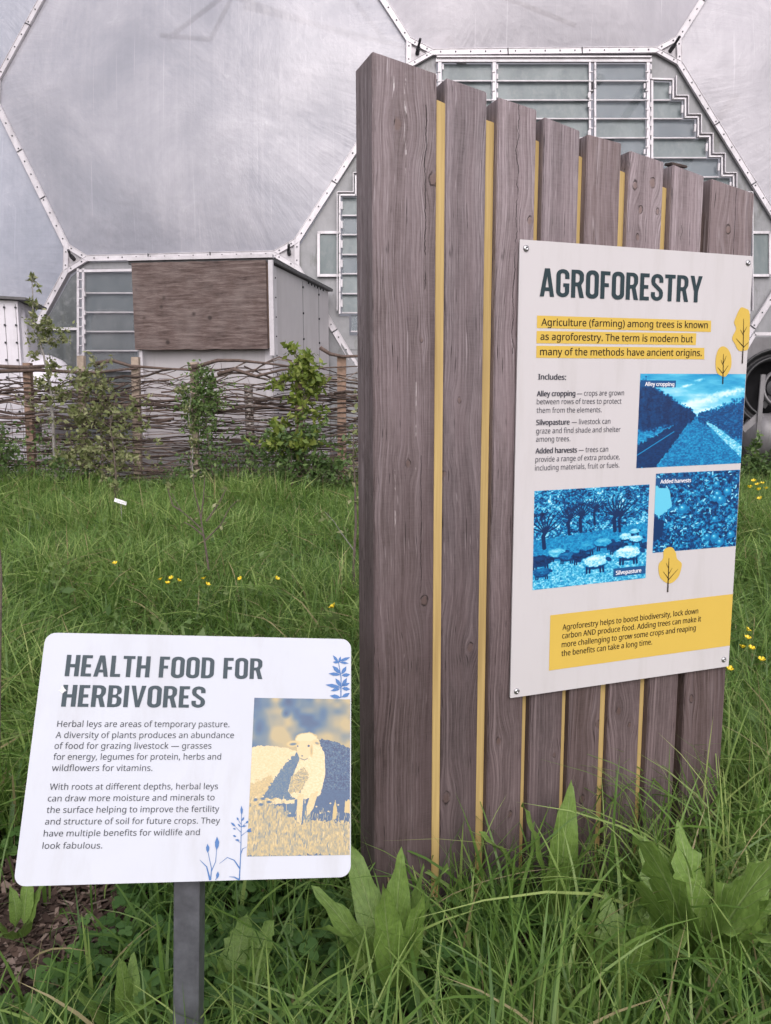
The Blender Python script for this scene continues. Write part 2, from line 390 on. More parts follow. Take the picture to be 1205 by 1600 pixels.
M['etfe_r'] = etfe('film_cushion_pale', (.36, .345, .37), (.54, .515, .55), .74, .90)
_t = NT('inner_film'); M['shell'] = _t.bsdf((.62, .62, .66), .5, trans=.65)
def grubby(name, c, c2, alpha=1.0, rough=.3, mould=True):
    t = NT(name); o = t.pos(); n1 = t.noise(o, 1.3, 6, .65, .5, sc3=(1.6, 1, .7)); n2 = t.noise(o, 9, 4, .6)
    col = t.mix(t.maprange(n1, .35, .65, 0, 1), c, c2)
    if mould: col = t.mix(t.maprange(t.noise(o, 2.2, 6, .7, sc3=(2, 1, .6)), .53, .68, 0, .75), col, (.10, .105, .09))
    col = t.mix(t.maprange(n2, .5, .7, 0, .2), col, (.35, .36, .36))
    return t.bsdf(col, rough, 0, .35, n2, .02, .01, alpha=alpha)
M['glaze_grey'] = grubby('grey_vent_sheet', (.19, .195, .20), (.27, .27, .28))
M['glaze_dark'] = grubby('mouldy_vent_sheet', (.06, .068, .068), (.12, .13, .135))
M['louvre'] = grubby('louvre_glass', (.14, .175, .18), (.22, .26, .262), .72, .3, False)
M['louvre_c'] = grubby('louvre_glass_clear', (.07, .09, .095), (.13, .15, .155), 0.45, .15, False)
M['louvre_b'] = grubby('louvre_glass_dark', (.115, .145, .165), (.18, .22, .24), .55, .15, False)

def ground_mat():
    t = NT('meadow_soil'); o = t.pos(); n1 = t.noise(o, 1.3, 6, .65); n2 = t.noise(o, 40, 4, .7)
    col = t.ramp(n2, [(.3, (.028, .020, .016)), (.6, (.075, .052, .042)), (.8, (.14, .10, .085))])
    far = t.mix(t.maprange(n1, .35, .6, 0, 1), (.035, .06, .02), (.06, .075, .03))
    sp = t.n('SeparateXYZ'); t.set(sp.inputs[0], o)
    soil = t.maprange(sp.outputs[1], 2.6, 4, 0, 1)
    col = t.mix(soil, col, t.mix(.35, far, col))
    return t.bsdf(col, .95, 0, .2, n2, .8, .02)
M['ground'] = ground_mat()
M['chip'] = leaf_mat('bark_chip', (.045, .028, .022), (.10, .065, .05), (.25, .19, .16), .9, 0.0)
def gravel():
    t = NT('grit'); o = t.pos(); n2 = t.noise(o, 14, 5, .7); return t.bsdf(t.ramp(n2, [(.3, (.13, .12, .115)), (.7, (.30, .28, .27))]), .9, 0, .2, n2, .5, .02)
M['gravel'] = gravel()

# ------------------------------------------------------------------ ground
def gz(x, y):
    return .035 * mnoise.noise(Vector((x * .7, y * .7, 0))) + .015 * mnoise.noise(Vector((x * 3, y * 3, 5)))
xs = np.concatenate([np.array([-300, -100, -40, -20, -12]), np.arange(-8, 8.01, .2), np.array([12, 20, 40, 100, 300])])
ys = np.concatenate([np.array([-300, -100, -30, -10, -4]), np.arange(-2, 13.01, .2), np.array([16, 22, 40, 90, 400])])
gv = [(x, y, gz(x, y) - .02 if (abs(x) < 9 and -3 < y < 14) else -.02) for y in ys for x in xs]
nx = len(xs)
gf = [(j * nx + i, j * nx + i + 1, (j + 1) * nx + i + 1, (j + 1) * nx + i) for j in range(len(ys) - 1) for i in range(nx - 1)]
tag(obj('ground', mesh_np('ground', gv, np.array(gf)), M['ground'], smooth=True), kind='structure')
mb = MB(); mb.aab(-14, 16, 12.05, 60, -.12, .035)
tag(mb.build('gravel_path', M['gravel']), kind='structure')

# ------------------------------------------------------------------ dome
SC = Vector((1.0, 61.0, 0.0)); SR = 45.0
def on_dome(px, py, off=0.0):
    d = ray(px, py).normalized(); oc = OR - SC; b = oc.dot(d); c = oc.dot(oc) - (SR + off) ** 2
    return OR + d * (-b - math.sqrt(b * b - c))
NP = dict(a=(-12, 145), b=(116, 405), c=(452, 397), d=(652, 84), e=(500, -150), f=(150, -150),
          g=(1047, 80), h=(1180, -130), i=(1110, -360), j=(570, -370), k=(1245, 400), l=(1045, 715), m=(640, 712), n=(-38, 690),
          o=(-330, 700), p=(-480, 400), q=(-330, 140), r=(1520, -130), s=(1720, 130), t=(1590, 405), u=(1450, 730), v=(60, -380), w=(-260, -150))
N3 = {k: on_dome(*p) for k, p in NP.items()}
edges = ['ab', 'bc', 'cd', 'de', 'ef', 'fa', 'dg', 'gh', 'gk', 'kl', 'cm', 'bn', 'lm', 'aq', 'no', 'op', 'pq', 'hr', 'rs', 'st', 'tk', 'ej', 'hi', 'fv', 'lu']
dome = thing('biome_dome', (1, 17, 0), 'huge geodesic greenhouse dome of hexagonal film cushions with glass louvre vents behind the woven fence', 'greenhouse dome')
CUT = .30
def cutpt(a, b): return N3[a] + (N3[b] - N3[a]).normalized() * CUT
nb = {}
for e in edges:
    nb.setdefault(e[0], []).append(e[1]); nb.setdefault(e[1], []).append(e[0])
def nrm(p): return (Vector(p) - SC).normalized()
def beam(a, b, w=.12, segs=3, name='frame_beam', bolts=True, gap=.012):
    mb = MB(); n = nrm((a + b) / 2); L_ = (b - a).length; d = (b - a) / L_; cr_ = d.cross(n).normalized()
    mb2 = MB()
    for i in range(segs):
        s0 = a + d * (L_ * i / segs + (gap if i else 0)); s1 = a + d * (L_ * (i + 1) / segs - (gap if i < segs - 1 else 0))
        mb.bar(s0 + n * .02, s1 + n * .02, w, .04, n)
        mb.bar(s0 + n * .06 + cr_ * w * .46, s1 + n * .06 + cr_ * w * .46, w * .07, .012, n)
        mb.bar(s0 + n * .06 - cr_ * w * .46, s1 + n * .06 - cr_ * w * .46, w * .07, .012, n)
    mb.bar(a - n * .1, b - n * .1, w * .45, .12, n)
    o = mb.build(name, M['alu'], dome)
    if bolts:
        k = max(2, int(L_ / .28))
        for i in range(k):
            p = a + d * (L_ * (i + .5) / k); mb2.box(p + n * .066, d * .011, cr_ * .011, n * .008)
        for i in range(1, segs): mb2.bar(a + d * (L_ * i / segs - .01) + n * .05, a + d * (L_ * i / segs + .01) + n * .05, w, .02, n)
        mb2.build('bolt_row', M['bolt'], o)
for e in edges:
    a, b = e
    p = cutpt(a, b) if len(nb[a]) > 2 else N3[a]; q = cutpt(b, a) if len(nb[b]) > 2 else N3[b]
    beam(p, q)
for k, l in nb.items():
    if len(l) != 3: continue
    c = [cutpt(k, x) for x in l]; n = nrm(N3[k])
    for i in range(3): beam(c[i], c[(i + 1) % 3], .10, 1, 'corner_beam')
    mb = MB(); mb.prism([p - n * .02 for p in c], n * .04); g = mb.build('node_plate', M['alu_dim'], dome)
    mb = MB(); mb.cyl(N3[k], N3[k] + n * .16 + Vector((.02, 0, .03)), .04, 10)
    mb.cyl(N3[k] + n * .1, N3[k] + n * .3 + Vector((.05, 0, .10)), .026, 8); mb.build('lifting_peg', M['bolt'], dome)
def cushion(keys, mat, bulge=.5):
    pts = []
    for i, k in enumerate(keys):
        pr, nx_ = keys[i - 1], keys[(i + 1) % len(keys)]
        if len(nb[k]) == 3: ring = [cutpt(k, pr) if pr in nb[k] else N3[k], cutpt(k, nx_) if nx_ in nb[k] else N3[k]]
        else: ring = [N3[k]]
        pts += ring
    bd = []
    for i in range(len(pts)):
        a, b = pts[i], pts[(i + 1) % len(pts)]; k = 8 if (b - a).length > 1 else 2
        for j in range(k): bd.append(a.lerp(b, j / k))
    c = sum(bd, Vector()) / len(bd); n = nrm(c); K = 14; v = [c + n * bulge]; f = []
    nbp = len(bd)
    for r_ in range(1, K + 1):
        s = r_ / K
        for p in bd: v.append(c.lerp(p, s) + n * bulge * (1 - s ** 2.2) + n * .0)
    for j in range(nbp): f.append((0, 1 + j, 1 + (j + 1) % nbp))
    mb = MB(); mb.v = [tuple(p) for p in v]; mb.f = f
    for r_ in range(K - 1):
        for j in range(nbp):
            j2 = (j + 1) % nbp; mb.f.append((1 + r_ * nbp + j, 1 + (r_ + 1) * nbp + j, 1 + (r_ + 1) * nbp + j2, 1 + r_ * nbp + j2))
    me = bpy.data.meshes.new('film_cushion'); me.from_pydata(mb.v, [], mb.f); me.update(); me.materials.append(mat)
    fr_ = [0.0]; 
    for j in range(nbp - 1): fr_.append(fr_[-1] + (bd[j + 1] - bd[j]).length)
    tot = fr_[-1] + (bd[0] - bd[-1]).length; ang = [6.28318 * q / tot for q in fr_]
    for nm_, fn in (('pu', math.cos), ('pv', math.sin)):
        at_ = me.attributes.new(nm_, 'FLOAT', 'POINT'); at_.data.foreach_set('value', np.array([0.0] + [fn(a_) for r_ in range(K) for a_ in ang], dtype=np.float32))
    at_ = me.attributes.new('ps', 'FLOAT', 'POINT'); at_.data.foreach_set('value', np.array([0.0] + [(r_ + 1) / K for r_ in range(K) for a_ in ang], dtype=np.float32))
    return obj('film_cushion', me, None, dome, smooth=True)
cushion('abcdef', M['etfe_a'])
cushion('dghije', M['etfe_r'], .6)
cushion('gktsrh', M['etfe_r'], .55)
cushion('abnopq', M['etfe_l'])
cushion('afvwq' if False else 'qafvw', M['etfe_l'], .4) if all(x in nb for x in 'qafv') and 'w' in nb else None
# upper left cushion (its outer edges lie outside the picture)
nb.setdefault('w', [])
mbp = cushion('qafvw', M['etfe_l'], .4)
cushion('fejv', M['etfe_r'], .3)
cushion('ktul', M['glaze_grey'], .05)

# far side of the dome shell
mb = MB(); nu, nv = 48, 20
for iv in range(nv + 1):
    for iu in range(nu):
        el = R(90) * iv / nv; az = 2 * math.pi * iu / nu
        mb.v.append(tuple(SC + Vector((math.cos(el) * math.sin(az), math.cos(el) * math.cos(az), math.sin(el))) * (SR - .6)))
for iv in range(nv):
    for iu in range(nu):
        az = (iu + .5) * 360 / nu; el = (iv + .5) * 90 / nv
        if abs(az - 180) < 13 and el < 15: continue
        a = iv * nu + iu; b = iv * nu + (iu + 1) % nu; mb.f.append((a, b, b + nu, a + nu))
mb.build('shell', M['shell'], dome, True)
# inner space frame seen faintly through the film
mb = MB()
for a, b in ((( 262, -40), (560, 60)), ((262, 60), (420, -60)), ((250, 55), (330, 62)), ((330, 60), (390, -60)), ((380, 10), (640, 75)), ((520, -40), (600, 60)),
             ((700, -40), (900, 40))):
    mb.cyl(on_dome(*a, off=-1.3), on_dome(*b, off=-1.6), .05, 8)
for a, b in (((150, 560), (300, 430)), ((780, 300), (940, 120)), ((930, 250), (1040, 90)), ((700, 60), (830, 300)), ((1000, 350), (1150, 150)), ((560, 330), (700, 560))):
    mb.cyl(on_dome(*a, off=-1.6), on_dome(*b, off=-1.6), .09, 8)
mb.build('space_frame', M['greypipe'], dome)

# ------------------------------------------------------------------ vent hexagons: local flat planes
class Pl:
    def __init__(s, keys, off=0.0):
        P = np.array([N3[k][:] for k in keys]); c = P.mean(0); u_, s_, v_ = np.linalg.svd(P - c)
        n = Vector(v_[2]); n = n if n.y < 0 else -n
        s.n = n.normalized(); s.p = Vector(c) + s.n * off
    def at(s, px, py, off=0.0): return on_plane(px, py, s.p + s.n * off, s.n)
VR = Pl('dgkc', -.02); VL = Pl('bc', -.02) if False else None
class PlY:
    def __init__(s, y, tilt):
        s.n = Vector((0, -math.cos(tilt), math.sin(tilt))).normalized(); s.p = Vector((0, y, 4.0))
    def at(s, px, py, off=0.0): return on_plane(px, py, s.p + s.n * off, s.n)
bc = (N3['b'] + N3['c']) / 2
VL = PlY(0, R(4)); VL.p = bc + Vector((0, .02, 0)); VL.n = Vector((((N3['c'] - N3['b']).normalized().cross(Vector((0, math.sin(R(3)), math.cos(R(3)))))))).normalized()
if VL.n.y > 0: VL.n = -VL.n
def sheet(pl, poly, mat, name='vent_sheet', parent=None, off=0.0, th=.03):
    mb = MB(); mb.prism([pl.at(*p, off) for p in poly], -pl.n * th); return mb.build(name, mat, parent or dome)
def frame_line(pl, poly, w, mb, off=.0, th=.05):
    for a, b in zip(poly[:-1], poly[1:]):
        A, B = pl.at(*a, off), pl.at(*b, off); d = (B - A).normalized() * (w * .5 - .001)
        mb.bar(A - d, B + d, w, th, pl.n)
def louvre_bay(pl, rows, lab=None, mat=None, hinge=(True, True), rail=True):
    """rows: list of (x0, x1, y0, y1) in photo pixels, one glass louvre each"""
    fr = MB()
    for (x0, x1, y0, y1) in rows:
        if rail: frame_line(pl, [(x0, y1 - 1), (x1, y1 - 1)], .024, fr, .07, .03)
    o = fr.build('louvre_frame', M['alu_dim'], dome)
    for (x0, x1, y0, y1) in rows:
        mb = MB(); mb.prism([pl.at(x0, y1 - .5, .06), pl.at(x1, y1 - .5, .06), pl.at(x1, y0 + .5, .015), pl.at(x0, y0 + .5, .015)], pl.n * .012)
        mb.build('louvre_pane', mat or random.choice((M['louvre'], M['louvre'], M['louvre_b'])), o)
    return o
def mullion(pl, x, y0, y1, w=.07, double=False, bits=True, mat='alu'):
    mb = MB()
    xs_ = (x - 4, x + 4) if double else (x,)
    for xx in xs_: frame_line(pl, [(xx, y0), (xx, y1)], w * (.55 if double else 1), mb, .07, .05)
    if bits:
        y = y0 + 8
        while y < y1 - 6:
            A = pl.at(x + random.choice((-5, 5)), y, .12); mb.box(A, Vector((.016, 0, 0)), pl.n * .02, Vector((0, 0, .045)))
            A = pl.at(x - 1, y + 7, .125); mb.box(A, Vector((.03, 0, 0)), pl.n * .012, Vector((0, 0, .01))); y += 14.7
    return mb.build('mullion', M[mat], dome)
ry = [100, 128, 158, 187, 217, 248, 278, 308, 338, 368, 399, 429, 460, 490]
R_ = list(zip(ry[:-1], ry[1:]))
louvre_bay(VR, [(691, 768, a, b) for a, b in R_]); louvre_bay(VR, [(777, 921, a, b) for a, b in R_]); louvre_bay(VR, [(931, 1008, a, b) for a, b in R_])
stair = [1046, 1065, 1085, 1103, 1122, 1140] + [1165] * 7
st_rows = [(1020, xr, a, b) for (a, b), xr in zip(R_[1:], stair)]
louvre_bay(VR, st_rows)
mir = lambda x: 1700 - x
louvre_bay(VR, [(mir(xr), mir(1020), a, b) for (x0, xr, a, b) in st_rows]); louvre_bay(VR, [(549, 640, 492, 519)])
for x in (772, 925): mullion(VR, x, 97, 500, .07, double=(x == 925))
mullion(VR, 687, 97, 500, .065); mullion(VR, 1012, 97, 500, .065); mullion(VR, 1018, 125, 500, .04, bits=False)
mb = MB(); frame_line(VR, [(683, 96), (1015, 96)], .06, mb, .07, .06); frame_line(VR, [(683, 91), (1015, 91)], .025, mb, .09, .08); mb.build('head_rail', M['alu'], dome)
def stairs(side):
    f = (lambda x: x) if side > 0 else mir
    pts = [(f(1018), 125)]
    prev = None
    for (x0, xr, a, b) in st_rows:
        if prev is None or xr != prev: pts += [(f(xr + 4), a - 2)]
        pts += [(f(xr + 4), b - 2 if (xr != 1165 or b < 490) else b)]
        prev = xr
    clean = [pts[0]]
    for i in range(1, len(pts)):
        if pts[i] != clean[-1]: clean.append(pts[i])
    return clean
for sgn in (1, -1):
    p = stairs(sgn); mb = MB(); frame_line(VR, p, .03, mb, .07, .07)
    q = [(x + sgn * 4, y - 4) for x, y in p[1:]]; frame_line(VR, q, .014, mb, .06, .1)
    for (xa, ya), (xb, yb) in zip(p[:-1], p[1:]):
        if abs(xa - xb) < 1 and abs(yb - ya) > 15: mb.box(VR.at(xa - sgn * 3, (ya + yb) / 2, .13), Vector((.018, 0, 0)), VR.n * .02, Vector((0, 0, .07)))
    mb.build('stepped_frame', M['alu'], dome)
    f = (lambda x: x) if sgn > 0 else mir
    # sheets between stepped frame and beams
    outer = [(f(1047), 92), (f(1246), 405), (f(1165 + 8), 525), (f(1165 + 4), 488)]
    stp = [(f(1018), 92)] + p
    poly = [(f(1018), 86), (f(1048), 86)] + [(f(1243), 402), (f(1172), 515)] + list(reversed(p)) 
    sheet(VR, poly, M['glaze_grey'], 'vent_sheet', off=.0)
    wmb = MB(); wx0, wx1 = f(1169), f(1202)
    frame_line(VR, [(wx0, 364), (wx1, 364), (wx1, 431), (wx0, 431)], .05, wmb, .03, .05)
    wf = wmb.build('window_frame', M['alu'], dome)
    sheet(VR, [(min(wx0, wx1) + 1, 366), (max(wx0, wx1) - 1, 366), (max(wx0, wx1) - 1, 429), (min(wx0, wx1) + 1, 429)], M['louvre'], 'window_pane', wf, .045, .01)
sheet(VR, [(682, 84), (1018, 84), (1018, 95), (682, 95)], M['glaze_grey'])
sheet(VR, [(562, 516), (1175, 500), (1175, 540), (1047, 710), (643, 710), (545, 545)], M['glaze_grey'], off=-.01)
sheet(VR, [(527, 494), (546, 494), (546, 524), (563, 524), (563, 546), (546, 546), (527, 517)], M['glaze_grey'], off=.004)
# left vent
louvre_bay(VL, [(131, 215, a, b) for a, b in ((425, 459), (459, 489), (489, 519), (519, 549), (549, 580))], mat=M['louvre_c'])
mullion(VL, 127.5, 422, 580, .085, True)
mb = MB(); frame_line(VL, [(124, 424), (300, 421)], .05, mb, .07, .05); frame_line(VL, [(70, 514), (124, 514)], .05, mb, .03, .05); mb.build('head_rail', M['alu'], dome)
sheet(VL, [(111, 433), (124, 422), (124, 512), (66, 512)], M['glaze_dark']); sheet(VL, [(65, 515), (124, 515), (124, 700), (-30, 700)], M['glaze_dark'])
sheet(VL, [(124, 420), (133, 410), (446, 402), (455, 412), (455, 420)], M['glaze_grey']); sheet(VL, [(216, 421), (458, 420), (640, 700), (216, 700)], M['glaze_grey'])
sheet(VL, [(124, 581), (215, 581), (215, 700), (124, 700)], M['glaze_dark'])

# barrel inside the dome, seen through the left louvres
mb = MB(); bp = on_y(178, 565, 17.3); hb = on_y(178, 484, 17.3).z; mb.lathe((bp.x, 17.3, .03), (0, 0, 1), [(0, 0), (.4, 0), (.42, .1), (.42, hb - .3), (.33, hb - .05), (0, hb)], 24)
tag(mb.build('water_barrel', M['white_pl'], smooth=True), 'tall cream water barrel seen dimly through the left louvre window', 'barrel')

# ------------------------------------------------------------------ plywood fronted housing
def frame_obj(name, base, ang, label, cat): return thing(name, base, label, cat, rz=ang)
FA = on_y(424, 405, 12.7); hz = FA.z
sd_ = Vector((.19, .98, 0)).normalized(); fd_ = Vector((-.98, .12, 0)).normalized()
A0 = Vector((FA.x, FA.y, 0))
hs = thing('equipment_housing', A0, 'pale grey sheet metal housing with a weathered plywood panel across its upper front', 'housing')
def depth_pt(px, py, A, d):   # point on the vertical plane through A along d
    n = Vector((d.y, -d.x, 0)); return on_plane(px, py, A, n)
BL_ = depth_pt(219, 545, A0, fd_); lf = (BL_ - A0).length; lf = math.sqrt((BL_.x - A0.x) ** 2 + (BL_.y - A0.y) ** 2)
SB = depth_pt(524, 456, A0, sd_); ls = math.sqrt((SB.x - A0.x) ** 2 + (SB.y - A0.y) ** 2); zb = SB.z
F0 = A0 + fd_ * (lf)
B0 = A0 + sd_ * min(ls, 3.3); B1 = F0 + sd_ * min(ls, 3.3)
# front wall
mb = MB(); mb.prism([A0, F0, F0 + Vector((0, 0, hz - .06)), A0 + Vector((0, 0, hz - .06))], sd_ * .03); mb.build('front_wall', M['cladding'], hs)
mb = MB(); nS = Vector((sd_.y, -sd_.x, 0)); p0 = A0 + sd_ * .032
mb.prism([p0, B0, B0 + Vector((0, 0, zb - .06)), p0 + Vector((0, 0, hz - .07))], -nS * .03); mb.build('side_wall', M['cladding'], hs)
mb = MB(); p0 = F0 + sd_ * .032; mb.prism([p0, B1, B1 + Vector((0, 0, zb - .06)), p0 + Vector((0, 0, hz - .07))], nS * .03); mb.build('side_wall', M['cladding'], hs)
mb = MB(); o1 = -sd_ * .12; r1 = nS * .07
mb.prism([A0 + o1 + r1 + Vector((0, 0, hz - .05)), F0 + o1 - r1 + Vector((0, 0, hz - .05)), B1 - r1 + sd_ * .1 + Vector((0, 0, zb - .05)), B0 + r1 + sd_ * .1 + Vector((0, 0, zb - .05))], Vector((0, 0, .05)))
mb.build('roof', M['darkroof'], hs)
mb = MB(); mb.bar(A0 + o1 + r1 + Vector((0, 0, hz - .0)), F0 + o1 - r1 + Vector((0, 0, hz)), .09, .05, Vector((0, 0, 1))); mb.build('roof_trim', M['alu'], hs)
# flange and bolts
mb = MB(); mb.prism([A0 - sd_ * .03 + Vector((0, 0, 0)), A0 - sd_ * .03 + fd_ * .12, A0 - sd_ * .03 + fd_ * .12 + Vector((0, 0, hz - .08)), A0 - sd_ * .03 + Vector((0, 0, hz - .08))], sd_ * .025)
mb.prism([A0 - sd_ * .03 + nS * .012, A0 + sd_ * .16 + nS * .012, A0 + sd_ * .16 + nS * .012 + Vector((0, 0, hz - .1)), A0 - sd_ * .03 + nS * .012 + Vector((0, 0, hz - .08))], nS * .01)
mb.build('corner_trim', M['alu'], hs)
mb = MB()
for k, t_ in enumerate((.42, .68)):
    base = A0 + sd_ * ls * t_; topz = hz + (zb - hz) * t_ - .2
    for i in range(8):
        if topz - i * .43 < .3: break
        mb.cyl(base + Vector((0, 0, topz - i * .43)), base + nS * .02 + Vector((0, 0, topz - i * .43)), .018, 8)
    mb.bar(base + nS * .002 + Vector((0, 0, .2)), base + nS * .002 + Vector((0, 0, topz + .1)), .005, .003, nS)
for i in range(12): mb.cyl(A0 + sd_ * .1 + nS * .02 + Vector((0, 0, .3 + i * .29)), A0 + sd_ * .1 + nS * .032 + Vector((0, 0, .3 + i * .29)), .012, 6)
for i in range(6):
    t_ = .48 + i * .05; base = A0 + sd_ * ls * t_ + nS * .03 + Vector((0, 0, hz + (zb - hz) * t_ - .1)); mb.cyl(base, base + nS * .02, .02, 6)
mb.build('bolt_row', M['bolt'], hs)
# plywood, irregular lower edge
P = [depth_pt(x, y, A0 - sd_ * .2, fd_) for x, y in ((205, 406), (415, 405), (415.5, 543))]
Plx = depth_pt(205, 406, A0 - sd_ * .2, fd_); Prx = depth_pt(415, 405, A0 - sd_ * .2, fd_); zt = Prx.z - .01; zl = depth_pt(415, 545, A0 - sd_ * .2, fd_).z
pts = []
for i in range(25):
    s = i / 24; p = Plx.lerp(Prx, s); pts.append(Vector((p.x, p.y, zl + .02 * mnoise.noise(Vector((s * 9, 0, 3))))))
for i in range(25):
    s = 1 - i / 24; p = Plx.lerp(Prx, s); pts.append(Vector((p.x, p.y, zt + .012 * mnoise.noise(Vector((s * 12, 4, 3))))))
# build in local space so that its texture runs across the sheet
me_ang = math.atan2(-fd_.y, -fd_.x)
mb = MB(); inv = Matrix.Rotation(-me_ang, 4, 'Z'); cP = (Plx + Prx) / 2; cP.z = (zt + zl) / 2
mb.prism([inv @ (p - cP) for p in pts], inv @ (sd_ * .03))
me = mb.mesh('plywood_sheet'); me.materials.append(M['plywood']); po = bpy.data.objects.new('plywood_sheet', me); C.objects.link(po)
po.location = cP; po.rotation_euler = (0, 0, me_ang); setpar(po, hs)
for s in (.0, 1.0):
    pp = Plx.lerp(Prx, .02 + .96 * s); mb = MB(); mb.bar(Vector((pp.x, pp.y, zl + .02)) + sd_ * .03, Vector((pp.x, pp.y, zt - .02)) + sd_ * .03, .06, .16, sd_)
    mb.build('batten', M['post_wood'], hs)
mb = MB(); q0 = Prx + sd_ * .05; mb.bar(Vector((q0.x, q0.y, zl - .1)) - fd_ * .07, Vector((q0.x, q0.y, zt)) - fd_ * .07, .07, .05, -sd_); mb.build('edge_trim', M['alu'], hs)
# white down pipe at the housing's left end
pp = depth_pt(222, 545, A0 - sd_ * .1, fd_)
mb = MB(); mb.bar(Vector((pp.x, pp.y, .1)), Vector((pp.x, pp.y, zl + .1)), .05, .05, -sd_)
mb.build('corner_post', M['alu'], hs)
# low duct skirt of the housing
mb = MB(); mb.prism([A0 - sd_ * .5 + fd_ * .3, A0 - sd_ * .5 + fd_ * (lf + 1.5), A0 - sd_ * .5 + fd_ * (lf + 1.5) + Vector((0, 0, .75)), A0 - sd_ * .5 + fd_ * .3 + Vector((0, 0, .75))], sd_ * .45)
mb.build('lower_duct', M['cladding'], hs)

# ------------------------------------------------------------------ white cabin at the left edge
cb = thing('plant_cabin', on_y(-30, 650, 12.9) * 1.0, 'white sheet metal cabin with rows of bolts at the left edge behind the woven fence', 'cabin')
ca = on_y(27, 470, 12.7); cz = ca.z; cl = on_y(-200, 470, 12.1)
X1 = Vector((ca.x, 12.7, 0)); X0 = Vector((ca.x - 2.6, 12.2, 0)); dX = (X1 - X0).normalized(); nX = Vector((dX.y, -dX.x, 0))
mb = MB(); mb.prism([X0, X1, X1 + Vector((0, 0, cz)), X0 + Vector((0, 0, cz + .1))], -nX * 1.2); mb.build('wall', M['white_pl'], cb)
mb = MB(); e1 = X1 + dX * .14 + nX * .1; e0 = X0 + nX * .1
mb.prism([e0 + Vector((0, 0, cz + .11)), e1 + Vector((0, 0, cz + .005)), e1 - nX * 1.5 + Vector((0, 0, cz + .005)), e0 - nX * 1.5 + Vector((0, 0, cz + .11))], Vector((0, 0, .04))); mb.build('roof', M['darkroof'], cb)
mb = MB()
for xo in (-.03, -.19, -.7):
    for i in range(9):
        p = X1 + dX * (xo - i * .006) + Vector((0, 0, cz - .1 - i * .26))
        if p.z > .2: mb.cyl(p, p + nX * .02, .017, 8)
    mb.bar(X1 + dX * xo + nX * .002 + Vector((0, 0, .1)), X1 + dX * xo + nX * .002 + Vector((0, 0, cz - .05)), .005, .003, nX)
mb.build('bolt_row', M['bolt'], cb)
# pale vent pipe and rounded tank
mb = MB(); a = on_y(31, 490, 12.95); b = on_y(43, 640, 12.95); mb.tube([a + Vector((-.06, .3, .0)), a + Vector((0, 0, .03)), a.lerp(b, .1), b, Vector((b.x, b.y, .0))], [.05, .07, .09, .115, .12], 14)
tag(mb.build('vent_pipe', M['white_pl'], smooth=True), 'leaning pale vent pipe beside the white cabin behind the fence', 'pipe')
tk = on_y(72, 552, 13.1); mb = MB(); rr = .62; c0 = Vector((on_y(45, 560, 13.1).x, 13.3, tk.z - rr))
mb.lathe(c0 + Vector((-.6, 0, 0)), (1, 0, 0), [(0, 0), (rr, 0), (rr, .65), (rr * .97, .85), (rr * .85, 1.02), (rr * .6, 1.16), (rr * .3, 1.22), (0, 1.24)], 28)
tko = mb.build('storage_tank', M['white_pl'], smooth=True)
tag(tko, 'white round ended tank lying behind the fence below the left vent', 'tank')
mb = MB()
for xx in (-.35, .3): mb.aab(c0.x + xx - .08, c0.x + xx + .08, c0.y - .4, c0.y + .4, .0, c0.z - rr * .7)
mb.build('cradle', M['alu_dim'], tko)

# ------------------------------------------------------------------ machinery at the right edge
t = thing('ventilation_drum', on_y(1215, 640, 12.6), 'large black round ventilation drum at the right edge behind the timber stand', 'drum')
dc = on_y(1213, 606, 12.4); ax = Vector((-.25, -1, .05)).normalized()
mb = MB(); mb.lathe(dc, ax, [(.56, -.9), (.56, 0), (.59, .0), (.59, .05), (.55, .05), (.54, -.05), (.47, -.06), (.47, .0), (.43, .0), (.42, -.3), (0, -.32)], 36); mb.build('casing', M['black_rub'], t, True)
mb = MB(); mb.lathe(dc + ax * .0 + Vector((.12, 0, 0)), ax, [(.30, -.2), (.30, .05), (.27, .05), (.27, -.2)], 36); mb.build('rim', M['greypipe'], t, True)
mb = MB(); mb.lathe(dc + ax * -.1, ax, [(0, .12), (.13, .1), (.16, 0), (.16, -.15)], 24)
for k in range(2):
    an = k * math.pi / 3 + .3; u_ = ax.orthogonal().normalized(); w_ = ax.cross(u_); d = u_ * math.cos(an) + w_ * math.sin(an)
    mb.bar(dc + d * .1 - ax * .05, dc + d * .33 - ax * .05, .07, .02, ax)
mb.build('fan', M['black_rub'], t)
mb = MB(); mb.bar(on_y(1192, 585, 12.0), on_y(1180, 725, 12.0), .06, .03, Vector((0, -1, 0))); mb.bar(on_y(1160, 672, 12.0), on_y(1190, 645, 12.05), .09, .03, Vector((0, -1, 0))); mb.build('strut', M['greypipe'], t)
t = thing('steel_tank', on_y(1205, 720, 12.4), 'dull grey cylinder tank lying under the black drum at the right edge', 'tank')
p = on_y(1172, 680, 12.5); mb = MB(); mb.lathe(p, Vector((1, .15, 0)), [(0, -.05), (.2, -.03), (.30, .05), (.33, .16), (.335, .3), (.335, 2.4), (0, 2.5)], 32); mb.build('shell', M['greypipe'], t, True)
mb = MB(); mb.lathe(p + Vector((.35, .05, 0)), Vector((1, .15, 0)), [(.335, 0), (.35, 0), (.35, .05), (.335, .05)], 32); mb.build('band', M['alu_dim'], t)
mb = MB()
for xx in (.5, 1.4): mb.aab(p.x + xx, p.x + xx + .12, p.y - .2, p.y + .4, 0, p.z - .25)
mb.build('cradle', M['bolt'], t)
mb = MB(); a = on_y(1178, 522, 12.9)
wf = thing('machine_shelter', Vector((a.x + 1, 13.6, 0)), 'dark grey frame and back sheet around the ventilation machinery at the right edge', 'shelter')
